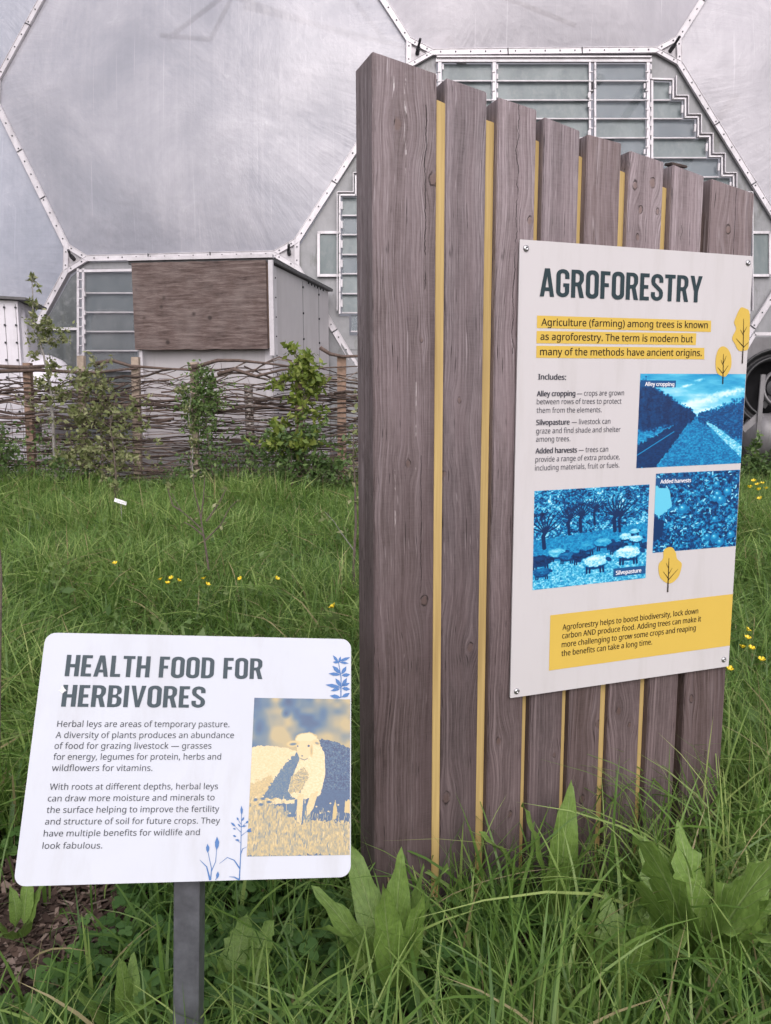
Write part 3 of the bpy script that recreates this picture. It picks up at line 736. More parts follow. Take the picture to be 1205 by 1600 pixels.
mb.bar(a, a + Vector((2.4, 0, 0)), .05, .05, Vector((0, -1, 0))); mb.bar(a, on_y(1150, 570, 12.9), .05, .05, Vector((0, -1, 0))); mb.bar(on_y(1150, 570, 12.9), on_y(1150, 740, 12.9), .05, .05, Vector((0, -1, 0))); mb.build('frame', M['alu'], wf)
mb = MB(); mb.prism([Vector((a.x - .6, 13.3, 0)), Vector((a.x + 3, 13.3, 0)), Vector((a.x + 3, 13.3, a.z - .02)), Vector((a.x + .05, 13.3, a.z - .02)), Vector((a.x - .3, 13.3, a.z - .5)), Vector((a.x - .6, 13.3, a.z - .5))], (0, .04, 0)); mb.build('back_sheet', M['greypipe'], wf)

# ------------------------------------------------------------------ woven fence
FY = 11.5
fence = thing('woven_fence', (-2.0, FY, 0), 'rustic woven fence of bent brown rods between rough wooden posts across the meadow', 'fence')
posts = [(-60, 570, 'post_wood', .055), (43, 567, 'post_wood', .05), (127, 556, 'post_pale', .045), (212, 558, 'post_pale', .05), (304, 566, 'post_pale', .05), (388, 601, 'birch', .062),
         (467, 563, 'post_wood', .052), (534, 557, 'post_wood', .06), (610, 565, 'post_wood', .055), (690, 570, 'post_wood', .055)]
px_list = []
for x, yt, mt, r in posts:
    p = on_y(x, yt, FY); q = on_y(x + random.uniform(-2, 6), 730, FY); px_list.append(p.x)
    mb = MB(); dq = (q - p); base = Vector((p.x + dq.x * .9, FY, -.1)); base.y = FY
    if mt == 'birch': mb.tube([base, base.lerp(p, .5) + Vector((.03, 0, 0)), p], [r * 1.1, r, r * .95], 10)
    else: mb.prism([base + Vector((-r, -r, 0)), base + Vector((r, -r, 0)), base + Vector((r, r, 0)), base + Vector((-r, r, 0))], (p - base))
    o = mb.build('post', M[mt], fence)
rr_ = random.Random(5)
X0_, X1_ = px_list[0] - .4, px_list[-1] + .4
nrow = 84
def topz(x): return 1.72 + .06 * math.sin(x * 1.3) + .05 * math.sin(x * 3.1 + 1)
for row in range(nrow):
    fz = (row / (nrow - 1)) ** 1.12
    x = X0_ - rr_.uniform(0, 1.5); ph = row % 2
    while x < X1_ - .3:
        ln = rr_.uniform(2.0, 4.4); n = int(ln / .16); fb = fz + .016 * math.sin(fz * 34 + x * .9) + .010 * math.sin(fz * 61 - x * 1.7); z0 = .06 + max(0, fb) * (topz(x) - .06) + rr_.uniform(-.02, .02); pts = []; rads = []
        r0 = rr_.choice((.006, .008, .010, .012, .018)) * (1.0 if fz < .5 else 1.15); sl = rr_.uniform(-.05, .05) * (0.4 + fz); sd2 = rr_.uniform(0, 99); kink = rr_.uniform(.03, .085) * (.5 + fz)
        if fz > .9: kink *= 1.7
        for i in range(n + 1):
            xx = x + ln * i / n
            j = sum(1 for q in px_list if q < xx); lo = px_list[j - 1] if j > 0 else px_list[0] - .9; hi = px_list[j] if j < len(px_list) else px_list[-1] + .9
            s = (xx - lo) / max(.1, hi - lo)
            amp = .075 * math.cos(math.pi * s) * (1 if (j + ph + row // 7) % 2 else -1)
            zz = z0 + sl * (i / n - .5) * 2 + kink * mnoise.noise(Vector((xx * 1.7, sd2, 0))) * 1.6 + .012 * mnoise.noise(Vector((xx * 9, sd2, 4)))
            pts.append(Vector((xx, FY + amp, max(.02, zz)))); rads.append(r0 * (1 - .62 * i / n))
        if rr_.random() < .5: pts.reverse()
        mb = MB(); mb.tube(pts, rads, 5); 
        if rr_.random() < .7:
            k = rr_.randrange(3, n - 2) if n > 6 else 3; mb.tube([pts[k], pts[k] + Vector((rr_.uniform(-.15, .15), -.03, rr_.uniform(.05, .2)))], [rads[k] * .6, .003], 4)
        mb.build('rod', M[rr_.choice(('rod_a', 'rod_a', 'rod_a', 'rod_b', 'rod_b', 'rod_c'))], fence, True)
        x += ln * rr_.uniform(.62, .85)
for pa in ([(500, 543), (516, 553), (535, 557), (575, 556)], [(300, 575), (340, 563), (372, 563), (420, 568), (480, 576), (560, 572)], [(150, 568), (175, 563), (205, 572), (260, 576), (330, 580)], [(-20, 572), (40, 574), (90, 571)], [(340, 585), (366, 577), (400, 588), (440, 578), (500, 572)], [(0, 580), (60, 578), (140, 583), (215, 575)]):
    mb = MB(); mb.tube([on_y(x, y, FY - .1) for x, y in pa], [.03, .026, .022, .016, .012, .008][:len(pa)], 6); mb.build('rod', M['rod_b'], fence, True)

# ------------------------------------------------------------------ flat prints painted in code
def vnoise(w, h, sx, sy, r):
    gx, gy = int(w / sx) + 3, int(h / sy) + 3; g = r.random((gy, gx)); X = np.arange(w) / sx; Y = np.arange(h) / sy
    xi = X.astype(int); yi = Y.astype(int); fx = X - xi; fy = Y - yi; fx = fx * fx * (3 - 2 * fx); fy = fy * fy * (3 - 2 * fy)
    a = g[yi][:, xi]; b = g[yi][:, xi + 1]; c = g[yi + 1][:, xi]; d = g[yi + 1][:, xi + 1]
    return (a * (1 - fx) + b * fx) * (1 - fy)[:, None] + (c * (1 - fx) + d * fx) * fy[:, None]
def fbm(w, h, sx, sy, r, o=5):
    s = np.zeros((h, w)); a = 1; t = 0
    for i in range(o):
        s += a * vnoise(w, h, max(1.2, sx / 2 ** i), max(1.2, sy / 2 ** i), r); t += a; a *= .6
    return s / t
class Pic:
    def __init__(s, w, h, seed):
        s.w, s.h = w, h; s.a = np.zeros((h, w)); s.r = np.random.default_rng(seed); s.Y, s.X = np.mgrid[0:h, 0:w].astype(float); s.X /= w; s.Y /= h
        s.as_ = h / w
    def blend(s, m, v): s.a = s.a * (1 - m) + v * m
    def ell(s, cx, cy, rx, ry, v, soft=.12, rot=0, rag=0):
        dx, dy = s.X - cx, (s.Y - cy) * s.as_; c, n = math.cos(rot), math.sin(rot); u = (dx * c + dy * n) / rx; w_ = (-dx * n + dy * c) / (ry * s.as_)
        d = np.sqrt(u * u + w_ * w_)
        if rag: d = d + rag * (fbm(s.w, s.h, 9, 9, s.r, 2) - .5)
        s.blend(np.clip((1 - d) / soft, 0, 1), v)
    def line(s, pts, wd, v):
        for (x0, y0), (x1, y1) in zip(pts[:-1], pts[1:]):
            dx, dy = x1 - x0, (y1 - y0) * s.as_; L2 = dx * dx + dy * dy + 1e-9; t = np.clip(((s.X - x0) * dx + (s.Y - y0) * s.as_ * dy) / L2, 0, 1)
            d = np.hypot(s.X - x0 - t * dx, (s.Y - y0) * s.as_ - t * dy); s.blend(np.clip((wd - d) / (1.0 / s.w) + .5, 0, 1), v)
    def poly(s, pts, v, rag=0, rs=6):
        ins = np.zeros_like(s.a, bool); Y = s.Y + (rag * (fbm(s.w, s.h, rs, rs, s.r, 2) - .5) if rag else 0); n = len(pts); X = s.X
        for i in range(n):
            (x0, y0), (x1, y1) = pts[i], pts[(i + 1) % n]
            if y0 == y1: continue
            c = ((y0 > Y) != (y1 > Y)) & (X < (x1 - x0) * (Y - y0) / (y1 - y0) + x0); ins ^= c
        s.blend(ins.astype(float), v)
    def material(s, name, stops):
        a = np.clip(s.a, 0, 1); ps = [p for p, c in stops]
        rgb = np.stack([np.interp(a, ps, [c[k] / 255 for p, c in stops]) for k in range(3)] + [np.ones_like(a)], -1)[::-1]
        im = bpy.data.images.new(name, s.w, s.h); im.pixels.foreach_set(rgb.astype(np.float32).ravel()); im.pack()
        t = NT(name); ti = t.n('TexImage', image=im); return t.bsdf(ti.outputs[0], .42)
BLUE = [(0, (0, 28, 70)), (.3, (0, 72, 128)), (.52, (14, 134, 186)), (.74, (92, 190, 218)), (.95, (205, 234, 244)), (1, (214, 238, 246))]
# orchard track
p = Pic(360, 330, 1); f = fbm(p.w, p.h, 120, 30, p.r); p.a = .60 + .28 * (p.Y / .45) + .55 * (f - .5)
for cx, cy, rx, ry in ((.55, .06, .05, .02), (.42, .13, .08, .02), (.85, .2, .25, .05), (.55, .3, .3, .05), (.7, .38, .3, .03)): p.ell(cx, cy, rx, ry, .97, .9, -.2, .8)
g = fbm(p.w, p.h, 6, 4, p.r); p.poly([(0, .46), (1, .46), (1, 1), (0, 1)], .5 + .5 * (g - .5), 0)
p.poly([(0, .75), (.49, .455), (.49, .5), (.18, 1), (0, 1)], .12 + .25 * (g - .5), .06)
p.poly([(.5, .46), (.53, .46), (1.0, .96), (1, 1), (.2, 1)], .46 + .5 * (g - .5), .03)
for i in range(60):
    s_ = i / 60; x = s_ * .5; hh = (1 - s_) ** 1.1; y = .15 + .31 * s_; v = p.r.uniform(.05, .35)
    p.ell(x, .46 + .0 * s_ - .13 * hh, .025 + .05 * hh, .07 + .2 * hh * p.r.uniform(.8, 1.1), v * .6 + .25 * (g - .4), .3, 0, .9)
for i in range(60):
    s_ = i / 60; x = 1 - s_ * .44; hh = (1 - s_) ** 1.1; p.ell(x, .47 + .04 * hh, .02 + .03 * hh, .06 + .17 * hh * p.r.uniform(.7, 1.2), .25 + .6 * (g - .45), .3, 0, .9)
    if i % 4 == 0: p.line([(x, .47 + .25 * hh), (x, .44 - .14 * hh * p.r.uniform(.7, 1.3))], .003, .75 if i % 8 else .1)
p.poly([(.62, .52), (.66, .52), (1, .8), (1, .94)], .75 + .6 * (g - .5), .03); p.ell(.505, .45, .035, .03, .12, .3, 0, .4)
p.line([(.33, .62), (.0, .86)], .005, .5)
PIC_A = p.material('print_orchard_track', BLUE)
# orchard and sheep
p = Pic(380, 330, 2); g = fbm(p.w, p.h, 5, 4, p.r); g2 = fbm(p.w, p.h, 26, 20, p.r)
p.a = .42 + 1.5 * (g - .5) + .9 * (g2 - .5); p.poly([(0, .50), (1, .40), (1, 1), (0, 1)], .50 + .45 * (g - .5), .03)
p.poly([(0, .74), (1, .66), (1, 1), (0, 1)], .66 + .9 * (g - .5), .02)
for x, yb, w_, sp_ in ((.09, .58, .016, .3), (.30, .46, .012, .2), (.40, .44, .014, .2), (.52, .38, .010, .15), (.70, .46, .016, .3), (.745, .47, .012, .3)):
    p.line([(x, yb), (x - .01, yb - .12), (x + .02, yb - .2)], w_, .06)
    for k in range(9):
        an = -1.57 + (k - 4) * .33; q = (x + math.cos(an) * sp_ * .35, yb - .17 + math.sin(an) * sp_ * .5); p.line([(x + .005, yb - .15), q], w_ * .35, .08); p.line([q, (q[0] + math.cos(an + .5) * .05, q[1] - .06)], w_ * .2, .08)
def sheep(p, cx, cy, s, v, dark=False):
    p.ell(cx, cy + s * .62, s * 1.0, s * .14, .2, .8)
    for dx in (-.55, -.35, .35, .55): p.line([(cx + dx * s, cy + s * .2), (cx + dx * s + .01 * (dx > 0), cy + s * .95)], s * .07, .08)
    p.ell(cx + s * .05, cy + s * .20, s * .95, s * .50, .12, .3, 0, .1); p.ell(cx, cy, s, s * .55, v + (.45 * (g - .5)), .2, 0, .35); p.ell(cx - .1 * s, cy - .2 * s, s * .75, s * .22, min(1, v + (.14 if not dark else .12)), .9)
    p.ell(cx + s * .98, cy - .05 * s, s * .28, s * .2, .06 if dark else .22, .3, .6)
for cx, cy, s, v in ((.45, .60, .09, .5), (.60, .57, .09, .6), (.80, .53, .07, .8), (.9, .56, .07, .8), (.88, .48, .05, .75), (.2, .64, .09, .7), (.06, .70, .1, .1), (.28, .68, .08, .35), (.72, .62, .09, .12), (.99, .64, .06, .1), (.4, .70, .085, .08), (.53, .76, .125, .84), (.83, .70, .13, .86), (.07, .82, .08, .35)): sheep(p, cx, cy, s, v, v < .3)
PIC_S = p.material('print_orchard_sheep', BLUE)
# fruit
p = Pic(300, 270, 3); g = fbm(p.w, p.h, 7, 6, p.r); g2 = fbm(p.w, p.h, 30, 30, p.r); p.a = .32 + 1.3 * (g - .5) + .5 * (g2 - .5)
for i in range(420):
    x, y = p.r.random(), p.r.random(); an = p.r.uniform(0, 3.14); l = p.r.uniform(.015, .035); v = p.r.choice([.1, .2, .45, .7, .85]); p.line([(x, y), (x + l * math.cos(an), y + l * math.sin(an))], p.r.uniform(.003, .008), v)
p.poly([(0, .15), (.16, .2), (.2, .42), (.05, .55), (0, .5)], .75, .05); p.poly([(0, .55), (.12, .6), (.1, .8), (0, .85)], .12, .05)
for x, y, s in ((.33, .46, .062), (.74, .30, .05), (.86, .27, .055), (.78, .37, .058), (.71, .35, .045), (.72, .17, .04), (.73, .86, .055), (.8, .93, .05), (.93, .84, .05), (.64, .84, .04), (.72, .62, .04)):
    p.ell(x, y, s, s * 1.1, .45, .12); p.ell(x - s * .15, y - s * .2, s * .7, s * .7, .68, .8); p.ell(x - s * .25, y - s * .35, s * .25, s * .22, .95, .8)
PIC_H = p.material('print_fruit_branch', BLUE)
# sheep portrait
p = Pic(330, 510, 4); r_ = p.r; g = fbm(p.w, p.h, 4, 3, r_); big = fbm(p.w, p.h, 95, 85, r_, 3)
p.a = np.clip(.32 + 1.35 * (big - .42), .05, .68)
p.ell(.35, .02, .12, .08, .08, .9); p.ell(.33, .10, .06, .04, .12, .9); p.ell(.06, .2, .12, .14, .16, .9)
p.poly([(.62, .31), (.7, .265), (.85, .285), (1, .33), (1, .86), (.6, .86)], .16 + .75 * (g - .5) * (p.Y < .6) + .2 * (g - .5), .012)
p.poly([(-.01, .33), (.06, .312), (.2, .315), (.36, .33), (.52, .36), (.55, .68), (.3, .68), (-.01, .7)], .90 + .22 * (g - .5), .012)
p.poly([(-.01, .56), (.2, .50), (.3, .64), (-.01, .72)], .74 + .4 * (g - .5), .05)
p.poly([(.44, .36), (.48, .36), (.60, .50), (.50, .66), (.12, .645), (.22, .54), (.33, .43)], .30 + .4 * (g - .5), .035)
p.poly([(.44, .66), (.54, .64), (.54, .76), (.5, .82), (.46, .82)], .26, .02)
p.poly([(.50, .36), (.66, .27), (.735, .36), (.745, .5), (.70, .62), (.60, .655), (.42, .645), (.37, .60), (.42, .5)], .93 + .25 * (g - .5), .03)
p.poly([(.40, .52), (.52, .45), (.58, .5), (.5, .62), (.38, .61)], .66 + .9 * (g - .5), .04)
for q in ([(.47, .62), (.53, .62), (.515, .80), (.50, .84), (.46, .84)], [(.60, .62), (.68, .60), (.63, .71), (.57, .76), (.56, .70)]): p.poly(q, .86 + .2 * (g - .5), .008)
p.ell(.55, .285, .13, .065, .93, .15, 0, .2); p.poly([(.44, .28), (.62, .28), (.60, .36), (.54, .405), (.49, .405), (.455, .36)], .88 + .08 * (g - .5))
p.ell(.41, .30, .075, .024, .80, .3, -.1); p.ell(.41, .302, .045, .011, .35, .5, -.1); p.ell(.645, .29, .05, .022, .85, .3, .3); p.ell(.655, .295, .028, .01, .5, .5, .4)
p.ell(.57, .313, .014, .008, .04, .3); p.ell(.458, .315, .008, .007, .12, .4); p.ell(.505, .378, .012, .006, .3, .5); p.line([(.49, .395), (.53, .405), (.56, .395)], .004, .4)
p.ell(.60, .345, .02, .05, .66, .8)
gr = fbm(p.w, p.h, 5, 9, r_, 4); p.poly([(0, .69), (.12, .665), (.3, .70), (.5, .80), (.7, .78), (1, .80), (1, 1), (0, 1)], .66 + .55 * (gr - .5), .06)
for i in range(260):
    x = r_.random(); y = r_.uniform(.66, .98) if x < .4 else r_.uniform(.74, .98); hh = r_.uniform(.012, .045); v = r_.choice([.25, .5, .78, .85, .92]); p.line([(x, y), (x + r_.uniform(-.015, .015), y - hh)], .0022, v)
for x, y in ((.06, .64), (.13, .635), (.19, .655), (.11, .67), (.7, .74), (.78, .73), (.88, .69), (.8, .68), (.4, .74), (.66, .7)):
    p.ell(x, y + .015, .03, .012, .2, .6, 0, .5); p.ell(x, y, .012, .006, .93, .4)
p.poly([(.83, .70), (.85, .66), (.87, .72), (.86, .78), (.82, .78)], .76, .02); p.poly([(.95, .66), (1, .66), (1, .74), (.94, .74)], .8, .02)
PIC_P = p.material('print_sheep_portrait', [(0, (34, 52, 88)), (.25, (56, 88, 118)), (.5, (120, 122, 112)), (.75, (176, 154, 104)), (1, (208, 192, 156))])

# ------------------------------------------------------------------ sign surfaces
class Surf:
    def __init__(s, o, ex, ey):
        s.o = Vector(o); s.ex = Vector(ex).normalized(); s.n = s.ex.cross(Vector(ey)).normalized(); s.ey = s.n.cross(s.ex)
        s.M = Matrix(((s.ex.x, s.ey.x, s.n.x, s.o.x), (s.ex.y, s.ey.y, s.n.y, s.o.y), (s.ex.z, s.ey.z, s.n.z, s.o.z), (0, 0, 0, 1)))
    def uv(s, px, py):
        p = on_plane(px, py, s.o, s.n) - s.o; return Vector((p.dot(s.ex), p.dot(s.ey)))
def child(name, me, mat, parent, z=0, loc=(0, 0), rot=0, scale=(1, 1)):
    o = bpy.data.objects.new(name, me)
    if len(me.materials) == 0: me.materials.append(mat)
    C.objects.link(o); o.parent = parent; o.location = (loc[0], loc[1], z); o.rotation_euler = (0, 0, rot); o.scale = (scale[0], scale[1], 1); return o
def flat(pts):  # list of loops -> filled mesh through a 2D curve (holes allowed)
    cu = bpy.data.curves.new('c', 'CURVE'); cu.dimensions = '2D'; cu.fill_mode = 'BOTH'
    for lp in pts:
        sp = cu.splines.new('POLY'); sp.points.add(len(lp) - 1); sp.use_cyclic_u = True
        for q, (x, y) in zip(sp.points, lp): q.co = (x, y, 0, 1)
    o = bpy.data.objects.new('c', cu); C.objects.link(o); dg = bpy.context.evaluated_depsgraph_get(); me = bpy.data.meshes.new_from_object(o.evaluated_get(dg))
    bpy.data.objects.remove(o); bpy.data.curves.remove(cu); me.materials.clear(); return me
def text(surf, parent, s, p0, p1, cap, mat, bold=0.0, z=.0012, name='text_line'):
    a, b = surf.uv(*p0), surf.uv(*p1); ch = (surf.uv(p0[0], p0[1] - cap) - a).length
    cu = bpy.data.curves.new('t', 'FONT'); cu.body = s; cu.size = 1; cu.resolution_u = 2
    if FONT: cu.font = FONT
    o = bpy.data.objects.new('t', cu); C.objects.link(o); dg = bpy.context.evaluated_depsgraph_get(); me = bpy.data.meshes.new_from_object(o.evaluated_get(dg))
    bpy.data.objects.remove(o); bpy.data.curves.remove(cu); me.materials.clear()
    v = np.zeros(len(me.vertices) * 3, np.float32); me.vertices.foreach_get('co', v); v = v.reshape(-1, 3); x0, x1 = v[:, 0].min(), v[:, 0].max()
    sx = (b - a).length / (x1 - x0); sy = ch / CAPH; v[:, 0] = (v[:, 0] - x0) * sx; v[:, 1] *= sy; v[:, 2] = 0; me.vertices.foreach_set('co', v.ravel()); me.update(); me.name = 'text_line'
    if bold:   # heavier weight: the same line printed again, a hair to each side
        bm = bmesh.new(); k_ = 3 if bold > .01 else 1
        for i in range(-k_, k_ + 1):
            n0 = len(bm.verts); bm.from_mesh(me); bm.verts.ensure_lookup_table()
            for q in bm.verts[n0:]: q.co.x += i * ch * .016; q.co.y += (abs(i) % 2) * ch * .02; q.co.z += (i + 3) * .00003
        bm.to_mesh(me); bm.free()
    return child(name, me, M[mat], parent, z, a, math.atan2(b.y - a.y, b.x - a.x))
CAPH = .729
import os
FONT = None
try:   # the sans typeface that ships inside Blender, else the built-in one
    FONT = bpy.data.fonts.load(os.path.join(bpy.utils.system_resource('DATAFILES'), 'fonts', 'NotoSansHebrew-Regular.woff2'))
except Exception:
    FONT = None
_c = bpy.data.curves.new('t', 'FONT'); _c.body = 'H'; _c.size = 1
if FONT: _c.font = FONT
_o = bpy.data.objects.new('t', _c); C.objects.link(_o)
_m = bpy.data.meshes.new_from_object(_o.evaluated_get(bpy.context.evaluated_depsgraph_get())); CAPH = max(q.co.y for q in _m.vertices); bpy.data.objects.remove(_o)

def arc(cx, cy, rx, ry, a0, a1, n=8): return [(cx + rx * math.cos(R(a0 + (a1 - a0) * i / n)), cy + ry * math.sin(R(a0 + (a1 - a0) * i / n))) for i in range(n + 1)]
def rrect(x0, y0, x1, y1, rx, ry): return arc(x1 - rx, y1 - ry, rx, ry, 0, 90) + arc(x0 + rx, y1 - ry, rx, ry, 90, 180) + arc(x0 + rx, y0 + ry, rx, ry, 180, 270) + arc(x1 - rx, y0 + ry, rx, ry, 270, 360)
def ribbon(path, tv, th):
    P_ = [Vector(q) for q in path]; l, r = [], []
    for i, q in enumerate(P_):
        d = (P_[min(i + 1, len(P_) - 1)] - P_[max(i - 1, 0)]).normalized(); n = Vector((-d.y, d.x)); h = Vector((n.x * tv / 2, n.y * th / 2)); l.append(tuple(q + h)); r.append(tuple(q - h))
    return l + r[::-1]
def glyph(ch):
    t, b, w = .165, .14, .50; x = w - t / 2; y1 = 1 - b / 2; y0 = b / 2; cxm = w / 2; rx = x - cxm
    if ch == 'I': return .165, [[(0, 0), (t, 0), (t, 1), (0, 1)]]
    if ch == 'H': return w, [[(0, 0), (t, 0), (t, .42), (w - t, .42), (w - t, 0), (w, 0), (w, 1), (w - t, 1), (w - t, .57), (t, .57), (t, 1), (0, 1)]]
    if ch == 'E': return .39, [[(0, 0), (.38, 0), (.38, b), (t, b), (t, .43), (.34, .43), (.34, .57), (t, .57), (t, 1 - b), (.38, 1 - b), (.38, 1), (0, 1)]]
    if ch == 'F': return .38, [[(0, 0), (t, 0), (t, .43), (.33, .43), (.33, .57), (t, .57), (t, 1 - b), (.38, 1 - b), (.38, 1), (0, 1)]]
    if ch == 'L': return .37, [[(0, 0), (.37, 0), (.37, b), (t, b), (t, 1), (0, 1)]]
    if ch == 'T': return .44, [[(.1375, 0), (.3025, 0), (.3025, 1 - b), (.44, 1 - b), (.44, 1), (0, 1), (0, 1 - b), (.1375, 1 - b)]]
    if ch == 'A': return .54, [[(0, 0), (.155, 0), (.19, .2), (.35, .2), (.385, 0), (.54, 0), (.365, 1), (.175, 1)], [(.212, .33), (.328, .33), (.27, .72)]]
    if ch == 'V': return .54, [[(0, 1), (.16, 1), (.27, .3), (.38, 1), (.54, 1), (.345, 0), (.195, 0)]]
    if ch == 'Y': return .52, [[(0, 1), (.165, 1), (.26, .62), (.355, 1), (.52, 1), (.345, .4), (.345, 0), (.175, 0), (.175, .4)]]
    if ch == 'O': return w, [rrect(0, -.012, w, 1.012, .235, .2), rrect(t, b, w - t, 1 - b, .08, .09)]
    if ch == 'D': return w, [[(0, 0), (.24, 0)] + arc(.24, .22, .25, .22, -90, 0) + arc(.24, .78, .25, .22, 0, 90) + [(0, 1)], [(t, b), (.24, b)] + arc(.24, .25, .085, .11, -90, 0) + arc(.24, .75, .085, .11, 0, 90) + [(t, 1 - b)]]
    if ch == 'B': return w, [[(0, 0), (.25, 0)] + arc(.26, .2, .235, .2, -90, 0) + arc(.26, .34, .235, .18, 0, 65, 5) + arc(.25, .71, .225, .16, -60, 0, 5) + arc(.25, .81, .225, .19, 0, 90) + [(0, 1)],
                             [(t, .13), (.24, .13)] + arc(.24, .22, .085, .09, -90, 0) + arc(.24, .36, .085, .08, 0, 90) + [(t, .44)], [(t, .57), (.24, .57)] + arc(.24, .66, .075, .09, -90, 0) + arc(.24, .78, .075, .09, 0, 90) + [(t, .87)]]
    if ch == 'R': return w, [[(0, 0), (t, 0), (t, .41), (.235, .41), (.33, 0), (.505, 0), (.39, .45)] + arc(.25, .66, .235, .2, -40, 0, 4) + arc(.25, .80, .235, .2, 0, 90) + [(0, 1)],
                             [(t, .55), (.23, .55)] + arc(.23, .65, .088, .1, -90, 0) + arc(.23, .77, .088, .1, 0, 90) + [(t, .87)]]
    if ch == 'S':
        pth = [(x, .68)] + arc(cxm, y1 - .14, rx, .14, 0, 180, 10) + [(t / 2, .70), (t / 2 + .02, .63), (cxm - .06, .55), (cxm + .06, .45), (x - .02, .37), (x, .30)] + arc(cxm, y0 + .14, rx, .14, 0, -180, 10) + [(t / 2, .32)]
        return w, [ribbon(pth, t, b)]
    if ch == 'G':
        pth = [(x, .66)] + arc(cxm, y1 - .14, rx, .14, 0, 180, 10) + arc(cxm, y0 + .14, rx, .14, 180, 360, 10) + [(x, .50)]
        return w, [ribbon(pth, t, b), [(.27, .37), (w - t - .001, .37), (w - t - .001, .50), (.27, .50)]]
    return .2, []
def title(surf, parent, s, p0, p1, cap, mat, sp=.075):
    a, b = surf.uv(*p0), surf.uv(*p1); ch = (surf.uv(p0[0], p0[1] - cap) - a).length; X = 0; G = []
    for c in s:
        w, lp = glyph(c); G.append((X, lp)); X += w + sp
    X -= sp; sx = (b - a).length / X; an = math.atan2(b.y - a.y, b.x - a.x)
    for (x, lp) in G:
        if not lp: continue
        me = flat([[(q[0] * sx, q[1] * ch) for q in l] for l in lp]); o = child('letter', me, M[mat], parent, .0012, (a.x + x * sx * math.cos(an), a.y + x * sx * math.sin(an)), an)
def quadp(surf, parent, pix, mat, name, z=.0006, uv=False):
    P_ = [surf.uv(*q) for q in pix]; me = bpy.data.meshes.new(name); me.from_pydata([(q.x, q.y, 0) for q in P_], [], [tuple(range(len(P_)))[::-1]] if False else [tuple(range(len(P_)))])
    bm = bmesh.new(); bm.from_mesh(me)
    for f_ in bm.faces:
        if f_.normal.z < 0: f_.normal_flip()
    if uv:
        l = bm.loops.layers.uv.new('UVMap'); U = {0: (0, 1), 1: (1, 1), 2: (1, 0), 3: (0, 0)}
        for f_ in bm.faces:
            for lp in f_.loops: lp[l].uv = U[lp.vert.index]
    bm.to_mesh(me); bm.free(); return child(name, me, mat, parent, z)
def strokes(surf, parent, lines, mat, name, z=.0018):
    """each stroke is a tapered flat ribbon: (pixel points, width px start, width px end)"""
    for i, (pts, w0, w1) in enumerate(lines):
        k = .001 * .9; P_ = [surf.uv(*q) for q in pts]; px = (surf.uv(pts[0][0] + 1, pts[0][1]) - surf.uv(*pts[0])).length; l, r = [], []
        for j, q in enumerate(P_):
            d = (P_[min(j + 1, len(P_) - 1)] - P_[max(j - 1, 0)]).normalized(); n = Vector((-d.y, d.x)) * px * (w0 + (w1 - w0) * j / (len(P_) - 1)) / 2; l.append(tuple(q + n)); r.append(tuple(q - n))
        me = flat([l + r[::-1]]); child(name, me, M[mat], parent, z + i * .00003)
def blob(surf, parent, pix, mat, name, z=.0014):
    P_ = [surf.uv(*q) for q in pix]; n = len(P_); out = []
    for i in range(n):   # closed Catmull-Rom
        a, b, c, d = P_[i - 1], P_[i], P_[(i + 1) % n], P_[(i + 2) % n]
        for j in range(6):
            t = j / 6; out.append(tuple(.5 * ((2 * b) + (c - a) * t + (2 * a - 5 * b + 4 * c - d) * t * t + (3 * b - a - 3 * c + d) * t ** 3)))
    return child(name, flat([out]), M[mat], parent, z)
def leafp(surf, parent, base, tip, w, mat, z=.0012):
    a, b = Vector(base), Vector(tip); d = b - a; n = Vector((-d.y, d.x)).normalized() * w
    pts = [tuple(a), tuple(a + d * .3 + n * .8), tuple(a + d * .6 + n), tuple(b), tuple(a + d * .6 - n * .8), tuple(a + d * .3 - n * .7)]
    child('printed_leaf', flat([[tuple(surf.uv(*q)) for q in pts]]), M[mat], parent, z)

